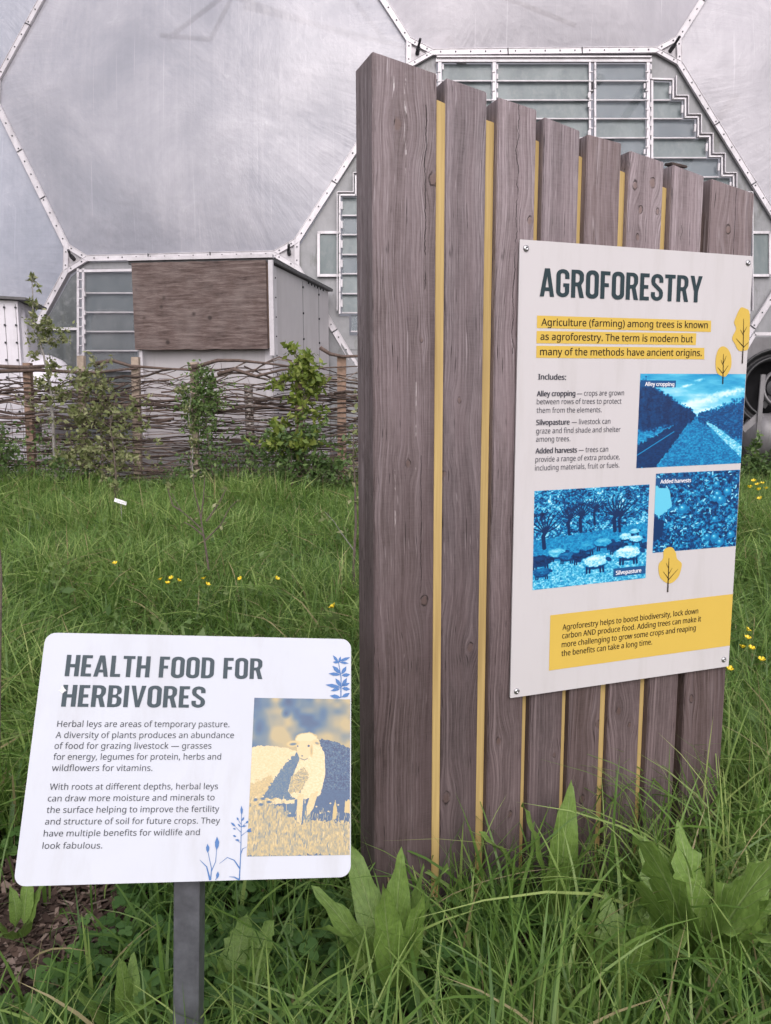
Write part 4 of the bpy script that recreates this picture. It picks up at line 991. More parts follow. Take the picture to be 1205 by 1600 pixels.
# ------------------------------------------------------------------ timber stand
YAW = 0.355454; PX, PY, PZ, PW, PH = .334533, 2.107630, .641064, .739822, 1.189
av = Vector((math.cos(YAW), math.sin(YAW), 0)); bk = Vector((-math.sin(YAW), math.cos(YAW), 0))
ST0 = Vector((PX, PY, 0))
stand = thing('timber_display_stand', ST0 - av * .38, 'tall stand of weathered grey timber boards stepping down rightwards, carrying the white poster', 'display stand')
tops = [((-.383, -.222), (2.220, 2.192)), ((-.198, -.090), (2.187, 2.168)), ((-.060, .046), (2.159, 2.142)), ((.069, .173), (2.129, 2.107)), ((.195, .298), (2.101, 2.089)), ((.327, .436), (2.075, 2.056)), ((.463, .567), (2.052, 2.031)), ((.594, .745), (2.028, 2.001))]
specs = [
    dict(knots=[(-.018, 2.07, .014), (.073, 1.955, .016), (.055, .93, .015), (.01, 1.28, .01), (.045, 1.58, .006)], cracks=[(.052, 1.70, 2.12, .0016, .03), (.045, .95, 1.30, .0012, .02)], drops=[(.0, 2.11, .004, .08), (-.028, 2.16, .003, .02), (.002, 2.0, .003, .04), (-.025, 1.2, .0015, .12), (.03, 1.38, .0012, .15), (.0, .75, .001, .05), (-.05, 1.75, .003, .01)], warm=.05, tone=1.0),
    dict(warm=-.03, knots=[(-.01, 1.435, .008), (.03, .79, .013), (-.035, .38, .017), (-.05, 1.25, .008)], tone=1.0, seed=3.1, curl=1.3),
    dict(knots=[(.04, 1.88, .01), (.012, 1.60, .008), (-.02, .52, .012), (.02, .30, .01)], cracks=[(.0, 1.55, 2.2, .0014, .05), (.03, 1.0, 1.6, .001, .03)], tone=1.24, seed=6.2),
    dict(knots=[(.03, .45, .008)], warm=-.03, tone=1.16, seed=9.3, curl=.5),
    dict(knots=[(.0, .30, .014), (.045, .52, .012)], warm=.10, tone=1.04, seed=12.4, freq=60, curl=.7),
    dict(knots=[(-.035, 1.99, .012), (.02, 2.0, .014), (-.015, 1.93, .010), (-.02, 1.86, .008), (.04, 1.93, .008), (-.02, .55, .012), (.02, .50, .008), (-.03, .28, .008)], tone=1.28, seed=15.5, curl=1.4),
    dict(knots=[(.03, .33, .006)], tone=1.32, seed=18.6, curl=.3, cracks=[(.0, 1.86, 1.90, .0009, .12)]),
    dict(knots=[(-.01, 1.90, .012), (-.05, .55, .012)], cracks=[(.012, 1.2, 2.02, .0014, .012)], warm=.10, tone=1.08, seed=21.7, freq=60),
]
def board(u0, u1, z0a, z1a, d0, d1, zb, mat, name, bev=.0025, split=None):
    w = (u1 - u0) / 2; mb = MB()
    n = 9 if split else 1
    top = [(-w + 2 * w * i / n, z0a + (z1a - z0a) * i / n) for i in range(n + 1)]
    prof = [(-w, zb), (w, zb)] + top[::-1]
    mb.prism([(x, 0, z) for x, z in prof], (0, d1 - d0, 0)); me = mb.mesh(name)
    bm = bmesh.new(); bm.from_mesh(me); bmesh.ops.bevel(bm, geom=list(bm.edges), offset=bev, segments=2, affect='EDGES'); bm.to_mesh(me); bm.free()
    me.materials.append(mat); o = bpy.data.objects.new(name, me); C.objects.link(o)
    o.location = ST0 + av * (u0 + u1) / 2 + bk * d0; o.rotation_euler = (0, 0, YAW); setpar(o, stand); return o
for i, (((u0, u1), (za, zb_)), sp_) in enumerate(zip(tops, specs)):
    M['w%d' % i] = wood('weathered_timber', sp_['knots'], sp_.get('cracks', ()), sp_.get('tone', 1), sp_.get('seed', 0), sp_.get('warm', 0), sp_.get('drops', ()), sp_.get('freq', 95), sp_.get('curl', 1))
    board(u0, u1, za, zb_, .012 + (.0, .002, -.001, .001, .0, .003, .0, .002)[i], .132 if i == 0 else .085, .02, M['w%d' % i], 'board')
# split flake on the seventh board's top
mb = MB(); q = ST0 + av * .465 + bk * .02 + Vector((0, 0, 2.054)); mb.prism([q, q + av * .05 + Vector((0, 0, -.004)), q + av * .045 + bk * .03 + Vector((0, 0, -.002)), q + bk * .03 + Vector((0, 0, .004))], (0, 0, .006)); mb.build('split_flake', M['rod_a'], stand)
ys = [(-.222, -.198, 2.136, .003), (-.090, -.060, 2.112, .018), (.046, .069, 2.082, .022), (.173, .195, 2.056, .020), (.298, .327, 2.030, .019), (.436, .463, 2.002, .021), (.567, .594, 1.95, .045)]
for u0, u1, zt_, rc in ys: board(u0 + .0006, u1 - .0006, zt_, zt_ - .006, .012 + rc, .08, .035, M['yellow_wood'], 'yellow_batten', .001)
# cross rails behind
for z in (.5, 1.2, 1.8):
    mb = MB(); q = ST0 - av * .36 + bk * .134 + Vector((0, 0, z)); mb.prism([q, q + av * 1.08, q + av * 1.08 + Vector((0, 0, .1)), q + Vector((0, 0, .1))], bk * .045); mb.build('back_rail', M['rod_b'], stand)
    mb = MB(); q = ST0 - av * .2 + bk * .0865 + Vector((0, 0, z)); mb.prism([q, q + av * .92, q + av * .92 + Vector((0, 0, .1)), q + Vector((0, 0, .1))], bk * .045); mb.build('packing_rail', M['rod_b'], stand)

# big poster
SF = Surf(Vector((PX, PY, PZ)), av, Vector((0, 0, 1)))
def panel(surf, w, h, th, r, mat, name, parent_obj, x0=0, y0=0, n=6):
    pts = []
    for cx, cy, a0 in ((x0 + w - r, y0 + h - r, 0), (x0 + r, y0 + h - r, 90), (x0 + r, y0 + r, 180), (x0 + w - r, y0 + r, 270)):
        pts += [(cx + r * math.cos(R(a0 + 90 * i / n)), cy + r * math.sin(R(a0 + 90 * i / n))) for i in range(n + 1)]
    mb = MB(); mb.prism([(x, y, -th) for x, y in pts], (0, 0, th)); me = mb.mesh(name); me.materials.append(mat); o = bpy.data.objects.new(name, me); C.objects.link(o)
    o.matrix_world = surf.M; loc, rot, sc = surf.M.decompose(); o.location = loc; o.rotation_euler = rot.to_euler(); o.parent = parent_obj
    o.matrix_parent_inverse = parent_world(parent_obj).inverted(); return o
pn = panel(SF, PW, PH, .004, .002, M['sign_white'], 'poster_panel', stand, n=2)
tag(pn, 'white tree farming poster with blue photographs and yellow text strips')
def screw(surf, parent, x, y, r=.0085):
    u = surf.uv(x, y); mb = MB(); mb.lathe((0, 0, 0), (0, 0, 1), [(r, .0), (r * .95, .002), (r * .6, .0042), (r * .25, .0045), (r * .22, .0025), (0, .0025)], 14); me = mb.mesh('screw'); me.shade_smooth(); child('screw', me, M['steel'], parent, .0004, u)
for x, y in ((822, 388), (1169, 410.6), (807.3, 1080), (1131, 1030.5)): screw(SF, pn, x, y)
title(SF, pn, 'AGROFORESTRY', (843.2, 463), (1096, 472.6), 44.5, 'print_dark', .07)
for q in ([(839.2, 492.9), (1111.3, 500.8), (1110.9, 518.7), (838.9, 512.5)], [(838.6, 517), (1088.2, 520.6), (1087.2, 539), (838.2, 536.3)], [(838.2, 540.1), (1100.6, 543.5), (1100.6, 561.4), (837.9, 559)]): quadp(SF, pn, q, M['print_yellow'], 'yellow_strip')
T = lambda s, x0, y0, x1, y1, cap, mat='print_text', b=0.0: text(SF, pn, s, (x0, y0), (x1, y1), cap, mat, b)
T('Agriculture (farming) among trees is known', 845.8, 508.8, 1105.4, 512.9, 11.0, 'print_black', .006)
T('as agroforestry. The term is modern but', 844.4, 531.1, 1082, 534.9, 11.0, 'print_black', .006)
T('many of the methods have ancient origins.', 843.7, 554.9, 1096.1, 556.3, 11.0, 'print_black', .006)
T('Includes:', 841, 592.8, 884, 593.5, 8.4, b=.022)
T('Alley cropping', 838.9, 619.2, 898.6, 618.6, 8.2, b=.022); T('— crops are grown', 901.6, 618.5, 974.9, 617.6, 8.2)
T('between rows of trees to protect', 838.6, 631.6, 970.8, 630.5, 8.2); T('them from the elements.', 838.2, 645.1, 940, 644.0, 8.2)
T('Silvopasture', 837.9, 664.2, 889.5, 663.3, 8.2, b=.022); T('— livestock can', 893.3, 663.2, 953.6, 661.9, 8.2)
T('graze and find shade and shelter', 837.5, 677.4, 969.4, 674.6, 8.2); T('among trees.', 837.5, 690.2, 890.9, 689.2, 8.2)
T('Added harvests', 836.8, 708.6, 901.2, 706.9, 8.2, b=.022); T('— trees can', 904, 706.8, 950, 705.6, 8.2)
T('provide a range of extra produce,', 836.5, 722.0, 968, 717.3, 8.2); T('including materials, fruit or fuels.', 835.8, 735.2, 967.7, 730.4, 8.2)
T('Agroforestry helps to boost biodiversity, lock down', 878.8, 984.5, 1090.6, 958.3, 8.6, 'print_black', .004)
T('carbon AND produce food. Adding trees can make it', 878.2, 997.8, 1095.1, 970.6, 8.6, 'print_black', .004)
T('more challenging to grow some crops and reaping', 877.5, 1011.5, 1086.8, 984.7, 8.6, 'print_black', .004)
T('the benefits can take a long time.', 877.1, 1025.3, 1018.7, 1006.8, 8.6, 'print_black', .004)
quadp(SF, pn, [(859.9, 961.4), (1145.2, 928), (1140.4, 1008.6), (857.8, 1047.8)], M['print_yellow'], 'yellow_box')
quadp(SF, pn, [(1000.7, 583.8), (1165.4, 584.4), (1157.6, 723.6), (994.2, 731.6)], PIC_A, 'printed_photo', uv=True)
quadp(SF, pn, [(1025.2, 740), (1156.4, 733.8), (1149.6, 852.9), (1019.7, 863.9)], PIC_H, 'printed_photo', uv=True)
quadp(SF, pn, [(835.1, 767.2), (1014.9, 756.8), (1008.7, 903.2), (832, 922.1)], PIC_S, 'printed_photo', uv=True)
for q in ([(1000.6, 594), (1056.2, 594.5), (1055.6, 605.2), (1000.2, 605)], [(1025, 747), (1082, 744.4), (1081.6, 755), (1024.6, 758)], [(958.5, 888.5), (1008.8, 883.5), (1008.4, 896), (958, 901.5)]): quadp(SF, pn, q, M['print_label'], 'photo_label', z=.0009)
text(SF, pn, 'Alley cropping', (1007.8, 603), (1053, 603.3), 6, 'print_white', .02, .0013); text(SF, pn, 'Added harvests', (1031.7, 755.6), (1079.2, 753.2), 6, 'print_white', .02, .0013); text(SF, pn, 'Silvopasture', (962.2, 898.2), (1001.4, 893.8), 6, 'print_white', .02, .0013)
blob(SF, pn, [(1157, 481), (1165, 482), (1171, 488), (1171.5, 510), (1170.5, 530), (1169, 545), (1162, 548), (1154, 547.5), (1148, 537), (1144, 528), (1150, 514), (1147, 504), (1150, 495)], 'print_yellow', 'printed_tree_crown', z=.0010)
strokes(SF, pn, [([(1159.5, 568), (1161, 540), (1161.5, 498)], 1.9, .6), ([(1160.6, 541), (1150, 529)], 1.1, .4), ([(1160.8, 543), (1170, 534)], 1.1, .4), ([(1161.3, 524), (1156.5, 515)], 1, .4), ([(1161.4, 520), (1167, 510)], 1, .4)], 'print_black', 'printed_branch')
blob(SF, pn, [(1130, 541), (1138, 546), (1142.5, 558), (1142, 574), (1135, 587), (1129, 588), (1121, 583), (1118, 572), (1119, 556), (1123, 545)], 'print_yellow', 'printed_tree_crown', z=.0010)
strokes(SF, pn, [([(1129, 600), (1129.6, 580), (1130, 553)], 1.9, .6), ([(1129.4, 584), (1121, 574)], 1, .4), ([(1129.6, 583), (1137.5, 571)], 1, .4), ([(1129.8, 571), (1126, 562)], .9, .4), ([(1129.8, 568), (1134.5, 556)], .9, .4)], 'print_black', 'printed_branch')
blob(SF, pn, [(1044, 855), (1051, 856), (1056, 864), (1058, 873), (1065, 880), (1064, 890), (1060, 901), (1051, 910), (1042, 911), (1032, 903), (1029, 892), (1029.5, 881), (1036, 872), (1037, 860)], 'print_yellow', 'printed_tree_crown', z=.0010)
strokes(SF, pn, [([(1043, 925), (1044, 900), (1045, 872)], 2.0, .7), ([(1043.6, 903), (1036, 893)], 1.1, .4), ([(1043.8, 906), (1059, 889)], 1.1, .4), ([(1044.5, 888), (1040.5, 880)], 1, .4), ([(1044.4, 897), (1050, 887)], 1, .4)], 'print_black', 'printed_branch')

# ------------------------------------------------------------------ small sign
RM = np.array([[0.98384376, -0.17868406, -0.01111124], [0.16313813, 0.86922419, 0.46672825], [-0.07373873, -0.46100035, 0.88433098]])
c0 = Vector((-.360604, 1.473753, .776868)); SW, SH = .594, .44714
ex, ey = Vector(RM[:, 0]), Vector(RM[:, 2])
S2 = Surf(c0, ex, ey)
pz = on_plane(296, 1420, c0, Vector((0, -1, 0))); post_x = pz.x
ls_ = thing('lectern_sign', (post_x, c0.y + .02, 0), 'low white tilted information sign about food for grazing livestock, on a single grey metal post', 'sign')
p2 = panel(S2, SW, SH, .005, .02, None, 'sign_panel', ls_, -SW / 2, -SH / 2) if False else None
M['sign_white2'] = plain('sign_white_speckled', (.475, .50, .55), .6, 0, .03, 4, .02, dirt=(.40, .41, .43), dirt_sc=(7, 2, 1))
p2 = panel(S2, SW, SH, .006, .02, M['sign_white2'], 'sign_panel', ls_, -SW / 2, -SH / 2)
mb = MB(); cpt = on_plane(297, 1372, c0, Vector((0, -1, 0))); yb = c0.y - .185 
bl = S2.uv(297, 1376); pt = S2.o + S2.ex * bl.x + S2.ey * (bl.y + .03) - S2.n * .03
px_, py_ = pt.x, pt.y + .0
px_ -= .038; mb.prism([(px_ - .0245 + .0, py_ - .012, -.15), (px_ + .0245, py_ - .012, -.15), (px_ + .0245, py_ + .037, -.15), (px_ - .0245, py_ + .037, -.15)], (.031, 0, .15 + pt.z - .012))
mb.build('post', M['galv'], ls_, bevel=.003)
mb = MB(); q = pt - S2.n * .004 + S2.ey * .12; mb.box(pt + S2.n * .0175 + S2.ey * .08, S2.ex * .06, S2.ey * .10, S2.n * .004); mb.build('bracket', M['galv'], ls_)
ls_.location = ls_.location
title(S2, p2, 'HEALTH FOOD FOR', (101, 1056.6), (409.8, 1061.2), 33.2, 'print_slate', .075)
title(S2, p2, 'HERBIVORES', (95.4, 1104.3), (319.8, 1106), 34, 'print_slate', .075)
Q = lambda s, x0, y0, x1, y1, cap=9.6: text(S2, p2, s, (x0, y0), (x1, y1), cap, 'print_grey', .0)
Q('Herbal leys are areas of temporary pasture.', 89.2, 1135.9, 358.5, 1136.3); Q('A diversity of plants produces an abundance', 86.8, 1153.3, 365.5, 1153.4)
Q('of food for grazing livestock — grasses', 84.9, 1170.2, 330.3, 1169.9); Q('for energy, legumes for protein, herbs and', 83.1, 1187.3, 345.3, 1187.0); Q('wildflowers for vitamins.', 80.9, 1204.8, 238.2, 1204.7)
Q('With roots at different depths, herbal leys', 77.4, 1234.2, 340.5, 1233.2); Q('can draw more moisture and minerals to', 74.5, 1252.4, 335.1, 1250.6); Q('the surface helping to improve the fertility', 72.6, 1270.4, 342.4, 1268.6)
Q('and structure of soil for future crops. They', 70.2, 1288.6, 343.7, 1286.8); Q('have multiple benefits for wildlife and', 68, 1307.2, 312, 1304.9); Q('look fabulous.', 66.1, 1326.3, 159.7, 1325.8)
quadp(S2, p2, [(397.5, 1090.4), (547.3, 1092.8), (546.6, 1336), (385.6, 1338.5)], PIC_P, 'printed_photo', uv=True)
def z3(x, y, ox=280): return (ox + x / 3.72, 970 + y / 3.72)
strokes(S2, p2, [([z3(940, 448), z3(941, 330), z3(925, 235)], 1.9, 1.0)], 'print_blue', 'printed_stem', .0009)
for b_, t_, w in (((925, 245), (893, 200), 9), ((925, 245), (893, 240), 7), ((928, 245), (938, 208), 8), ((930, 240), (985, 248), 8), ((932, 235), (994, 212), 10), ((938, 310), (890, 262), 13), ((938, 315), (868, 308), 11), ((942, 312), (972, 265), 12), ((944, 318), (994, 312), 12), ((940, 385), (908, 335), 12), ((940, 388), (850, 372), 12), ((938, 395), (880, 408), 10), ((944, 385), (975, 332), 12), ((945, 392), (994, 398), 12), ((944, 380), (992, 362), 10), ((940, 448), (875, 436), 13), ((944, 445), (992, 420), 12)):
    leafp(S2, p2, z3(*b_), z3(*t_), w / 3.72, 'print_blue')
strokes(S2, p2, [([z3(350, 1506), z3(358, 1350), z3(363, 1110)], 2.0, .8), ([z3(352, 1440), z3(320, 1392), z3(280, 1376), z3(234, 1412)], 2.2, .5), ([z3(356, 1360), z3(370, 1325), z3(394, 1314)], 1.8, .4), ([z3(348, 1505), z3(320, 1490), z3(290, 1488)], 2.6, .5),
                 ([z3(183, 1508), z3(188, 1440), z3(168, 1345)], 1.7, .9), ([z3(186, 1460), z3(212, 1400), z3(218, 1330)], 1.3, .8), ([z3(180, 1508), z3(160, 1430), z3(120, 1390)], 3, .5), ([z3(212, 1508), z3(222, 1480)], 1.2, .8),
                 ([z3(359, 1230), z3(325, 1195)], .9, .5), ([z3(359, 1290), z3(330, 1275)], .9, .5), ([z3(361, 1250), z3(392, 1225)], .9, .5), ([z3(361, 1185), z3(345, 1160)], .9, .5), ([z3(362, 1200), z3(388, 1175)], .9, .5)], 'print_blue', 'printed_stem', .0010)
for b_, t_, w in (((363, 1130), (362, 1075), 8), ((166, 1350), (165, 1296), 11), ((218, 1335), (220, 1254), 14), ((220, 1500), (226, 1456), 10), ((345, 1162), (335, 1142), 6), ((362, 1165), (378, 1140), 6), ((327, 1196), (300, 1172), 7), ((330, 1212), (312, 1208), 5), ((388, 1178), (402, 1162), 7), ((332, 1256), (312, 1248), 6), ((352, 1276), (324, 1274), 6), ((392, 1228), (420, 1205), 9), ((395, 1226), (424, 1222), 6), ((358, 1200), (340, 1180), 5), ((362, 1195), (392, 1192), 5)):
    leafp(S2, p2, z3(*b_), z3(*t_), w / 3.72, 'print_blue', .0016)
# bird dirt on the second line of the title
me = flat([[tuple(S2.uv(98 + 5 * math.cos(a) * (1 + .35 * math.sin(3 * a)), 1078 + 4.5 * math.sin(a) * (1 + .3 * math.cos(4 * a)))) for a in np.linspace(0, 6.2, 22)]])
o = child('dirt_splash', me, plain('pale_dirt', (.6, .6, .62), .7, 0, .3, 200), p2, .0017)
for i in range(60):
    pass

# ------------------------------------------------------------------ grass
def gp(px, py, z=0.0):
    d = ray(px, py); p = OR + d * ((z - EYE) / d.z); return Vector((p.x, p.y, gz(p.x, p.y) - .02))
dk = [((1085, 1580), .48, 9, 'large jagged leaved plant in the grass at the bottom right corner region', True, 1.35), ((868, 1475), .44, 6, 'upright dock plant with a folded leaf standing below the middle boards of the timber stand', False, 1.1),
      ((618, 1590), .44, 7, 'tall dock plant at the foot of the widest timber board', False, .95), ((360, 1590), .24, 6, 'broad crinkled leaf plant right of the small sign post', True, 1.6), ((205, 1640), .24, 6, 'dock plant left of the small sign post at the bottom edge', False, 1.3),
      ((300, 905), .42, 7, 'dock plant in the mid meadow beside the bare sapling', False, 1.3), ((135, 955), .40, 5, 'dock plant in the meadow above the left part of the small sign', False, 1.2), ((560, 1010), .42, 5, 'dock plant against the left edge of the timber stand', False, 1.4),
      ((30, 1460), .17, 5, 'small broad leaf seedling beside the bark patch at the left edge', False, 1.7), ((1195, 1600), .26, 5, 'dock plant cut by the right edge of the picture', False, 1.2), ((700, 1640), .26, 5, 'low dock plant at the bottom edge below the timber stand', False, 1.1),
      ((430, 880), .36, 4, 'pale dock plant in the meadow between the sapling and the timber stand', False, 1.1), ((520, 1480), .17, 4, 'low broad leaf under the right corner of the small sign', False, 1.8), ((965, 1590), .30, 6, 'low jagged leaved plant left of the large one at the bottom right', True, 1.3),
      ((25, 1200), .34, 5, 'broad leaf plant at the left edge beside the small sign', False, 1.3), ((1150, 1180), .30, 4, 'dock plant just right of the timber stand', False, 1.2)]
DOCKS = [(gp(*d_[0]).x, gp(*d_[0]).y, .06 + .16 * d_[1]) for d_ in dk]
def blades(n, xr, yr, hmin, hmax, wid, seg, dens=None, lean=.55, seed=0, mask=None, clump=.10):
    r = np.random.default_rng(seed); x = r.uniform(*xr, n * 3); y = r.uniform(*yr, n * 3)
    keep = np.abs(x) < .50 * y + .9
    if mask is not None: keep &= mask(x, y, r)
    x, y = x[keep][:n], y[keep][:n]; n = len(x)
    # gather into tufts
    cx = np.round(x / clump) * clump + .35 * clump * np.sin(y * 37); cy = np.round(y / clump) * clump + .35 * clump * np.sin(x * 41)
    x += (cx - x) * .55; y += (cy - y) * .55
    zone = np.sin(x * 2.1 + 1.3 * np.sin(y * 1.7)) * .5 + np.sin(y * 2.9 + x * 1.1) * .5
    h = r.uniform(hmin, hmax, n) * (1 + .34 * zone); th = r.uniform(0, 2 * np.pi, n)
    out = np.arctan2(y - cy, x - cx); th = np.where(r.random(n) < .5, out + r.normal(0, .7, n), th)
    ln = np.abs(r.normal(lean, .28, n)); w = wid * r.choice([.35, .6, .8, 1.0, 1.3], n)
    t = np.linspace(0, 1, seg + 1)[None, :]
    curl = r.uniform(.3, 1.5, n)[:, None]
    hor = h[:, None] * ln[:, None] * (t ** 1.9) * (1 + .25 * curl * t)
    ver = h[:, None] * (t - .38 * curl * np.clip(ln, 0, 1.2)[:, None] * t ** 3)
    dx, dy = np.cos(th)[:, None], np.sin(th)[:, None]
    side = r.normal(0, .05, n)[:, None] * h[:, None] * t ** 2
    gzv = np.array([gz(a, b) for a, b in zip(x, y)])[:, None] - .02
    px = x[:, None] + dx * hor - dy * side; py = y[:, None] + dy * hor + dx * side; pz = gzv + ver
    tw = r.uniform(-.9, .9, n)[:, None] * t + r.normal(0, .5, n)[:, None]
    ww = w[:, None] * np.clip(1.0 - t ** 2.2, .0, 1) ** .8 * .5 * np.where(t < .1, .7, 1)
    sx = -dy * np.cos(tw) ; sy = dx * np.cos(tw); sz = np.sin(tw)
    V = np.zeros((n, seg * 2 + 1, 3), np.float32)
    for i in range(seg):
        V[:, 2 * i] = np.stack([px[:, i] - sx[:, i] * ww[:, i], py[:, i] - sy[:, i] * ww[:, i], pz[:, i] - sz[:, i] * ww[:, i]], -1)
        V[:, 2 * i + 1] = np.stack([px[:, i] + sx[:, i] * ww[:, i], py[:, i] + sy[:, i] * ww[:, i], pz[:, i] + sz[:, i] * ww[:, i]], -1)
    V[:, 2 * seg] = np.stack([px[:, seg], py[:, seg], pz[:, seg]], -1)
    b = (np.arange(n) * (2 * seg + 1))[:, None]
    Q_ = np.concatenate([b + np.array([[2 * i, 2 * i + 1, 2 * i + 3, 2 * i + 2]]) for i in range(seg - 1)], 0)
    T_ = b + np.array([[2 * seg - 2, 2 * seg - 1, 2 * seg]])
    col = np.clip(r.beta(2.2, 2.6, n) + .12 * zone, 0, .94); dead = r.random(n) < .035; col[dead] = 1.0
    return V.reshape(-1, 3), Q_, T_, np.repeat(col, 2 * seg + 1)
def soilmask(x, y, r):
    # bare bark patch at lower left, sparse clover ground under the small sign
    b = ((x + 1.06) / .34) ** 2 + ((y - 2.05) / .42) ** 2
    b2 = ((x + .62) / .62) ** 2 + ((y - 1.72) / .45) ** 2
    k = ~((b < 1) & (r.random(len(x)) > .05)); k &= ~((b2 < 1) & (r.random(len(x)) > .45))
    # the stand itself
    ux = (x - PX) * av.x + (y - PY) * av.y; d = (x - PX) * bk.x + (y - PY) * bk.y
    k &= ~((ux > -.42) & (ux < .78) & (d > -.01) & (d < .2))
    k &= ~((ux > -.45) & (ux < .8) & (d > -.30) & (d <= 0) & (r.random(len(x)) < .40))
    for (qx, qy, rr_) in DOCKS: k &= ~((x - qx) ** 2 + (y - qy + .04) ** 2 < rr_ ** 2)
    return k
def grass_obj(parts, name='meadow_grass'):
    off = 0; Vs, Qs, Ts, Cs = [], [], [], []
    for V, Q_, T_, c in parts: Vs.append(V); Qs.append(Q_ + off); Ts.append(T_ + off); Cs.append(c); off += len(V)
    return tag(obj(name, mesh_np(name, np.concatenate(Vs), [np.concatenate(Qs), np.concatenate(Ts)], {'rnd': np.concatenate(Cs)}), M['grass'], smooth=True), kind='stuff')
G = [blades(14500, (-1.9, 2.1), (.95, 2.6), .18, .44, .0096, 7, seed=1, mask=soilmask, lean=.5),
     blades(21000, (-2.6, 2.8), (2.5, 4.3), .20, .48, .0098, 5, seed=2, mask=soilmask, lean=.55),
     blades(34000, (-4.2, 4.4), (4.2, 7.4), .22, .50, .0115, 4, seed=3, mask=soilmask, clump=.14, lean=.6),
     blades(44000, (-7, 7.2), (7.2, 11.9), .26, .54, .014, 3, seed=4, clump=.2, lean=.5)]
o = grass_obj(G); o['label'] = 'long green meadow grass filling the ground from the signs back to the woven fence'; o['category'] = 'grass'

# clover and low broad leaves
def clover(n, seed, region, name, label):
    r = np.random.default_rng(seed); x = r.uniform(region[0], region[1], n); y = r.uniform(region[2], region[3], n)
    k = ~(((x + 1.06) / .30) ** 2 + ((y - 2.05) / .38) ** 2 < 1); ux = (x - PX) * av.x + (y - PY) * av.y; d = (x - PX) * bk.x + (y - PY) * bk.y
    k &= ~((ux > -.42) & (ux < .78) & (d > -.01) & (d < .2)); x, y = x[k], y[k]; n = len(x)
    V, F, Cc = [], [], []; off = 0
    for i in range(n):
        hh = r.uniform(.02, .13); z = gz(x[i], y[i]) - .02 + hh; a0 = r.uniform(0, 6.28); s = r.uniform(.009, .017); tx, ty = r.normal(0, .3, 2); c = r.random()
        for q in range(3):
            a = a0 + q * 2.094; cx, cy = x[i] + math.cos(a) * s, y[i] + math.sin(a) * s
            for j in range(7):
                an = a + j * 2 * math.pi / 7; rx, ry = math.cos(an) * s * .95, math.sin(an) * s * .95
                dx, dy = cx + rx - x[i], cy + ry - y[i]; V.append((x[i] + dx, y[i] + dy, z + dx * tx + dy * ty + .25 * abs(-math.sin(a) * dx + math.cos(a) * dy))); Cc.append(c)
            F.append(list(range(off, off + 7))); off += 7
    me = mesh_np(name, V, np.array(F), {'rnd': Cc}); return tag(obj(name, me, M['clover']), label, 'clover', kind='stuff')
clover(4200, 11, (-1.5, .35, 1.05, 2.5), 'clover_patch', 'low round leaved clover around the post of the small sign')
clover(1300, 12, (.1, 1.6, 1.2, 2.3), 'clover_patch', 'low clover under the grass in front of the timber stand')
# broad leaved weeds mixed into the meadow
r = np.random.default_rng(31); pw = []
for k in range(520):
    y_ = r.uniform(2.6, 11.2) if k > 0 else 5; x_ = r.uniform(-.5, .5) * y_ * 1.05
    if not soilmask(np.array([x_]), np.array([y_]), r)[0]: continue
    hh = r.uniform(.12, .36)
    for j in range(14): q_ = r.random(); pw.append((x_ + r.normal(0, .05), y_ + r.normal(0, .05), gz(x_, y_) + hh * q_))
WEEDS = pw
UND = []
for k in range(330):
    x_ = r.uniform(-6.2, 2.2); y_ = r.uniform(10.7, 11.42); hh = r.uniform(.35, .95) * (.75 + .45 * math.sin(x_ * 2.3))
    for j in range(26): UND.append((x_ + r.normal(0, .07), y_ + r.normal(0, .05), abs(hh) * r.random() ** .7))
# bark chips
r = np.random.default_rng(4); n = 2600; x = -1.06 + r.normal(0, .2, n); y = 2.05 + r.normal(0, .24, n); V, F, Cc = [], [], []
for i in range(n):
    a = r.uniform(0, 3.14); l, w = r.uniform(.006, .03), r.uniform(.003, .009); z = gz(x[i], y[i]) - .012 + r.uniform(0, .012); ca, sa = math.cos(a), math.sin(a); tl = r.normal(0, .3)
    b = len(V); V += [(x[i] + ca * l - sa * w, y[i] + sa * l + ca * w, z + l * tl), (x[i] - ca * l - sa * w, y[i] - sa * l + ca * w, z - l * tl), (x[i] - ca * l + sa * w, y[i] - sa * l - ca * w, z - l * tl + .003), (x[i] + ca * l + sa * w, y[i] + sa * l - ca * w, z + l * tl + .004)]; F.append((b, b + 1, b + 2, b + 3)); Cc += [r.random() ** 2] * 4
tag(obj('bark_mulch', mesh_np('bark_mulch', V, np.array(F), {'rnd': Cc}), M['chip']), 'bare patch of dark bark chips left of the small sign', 'mulch', kind='stuff')

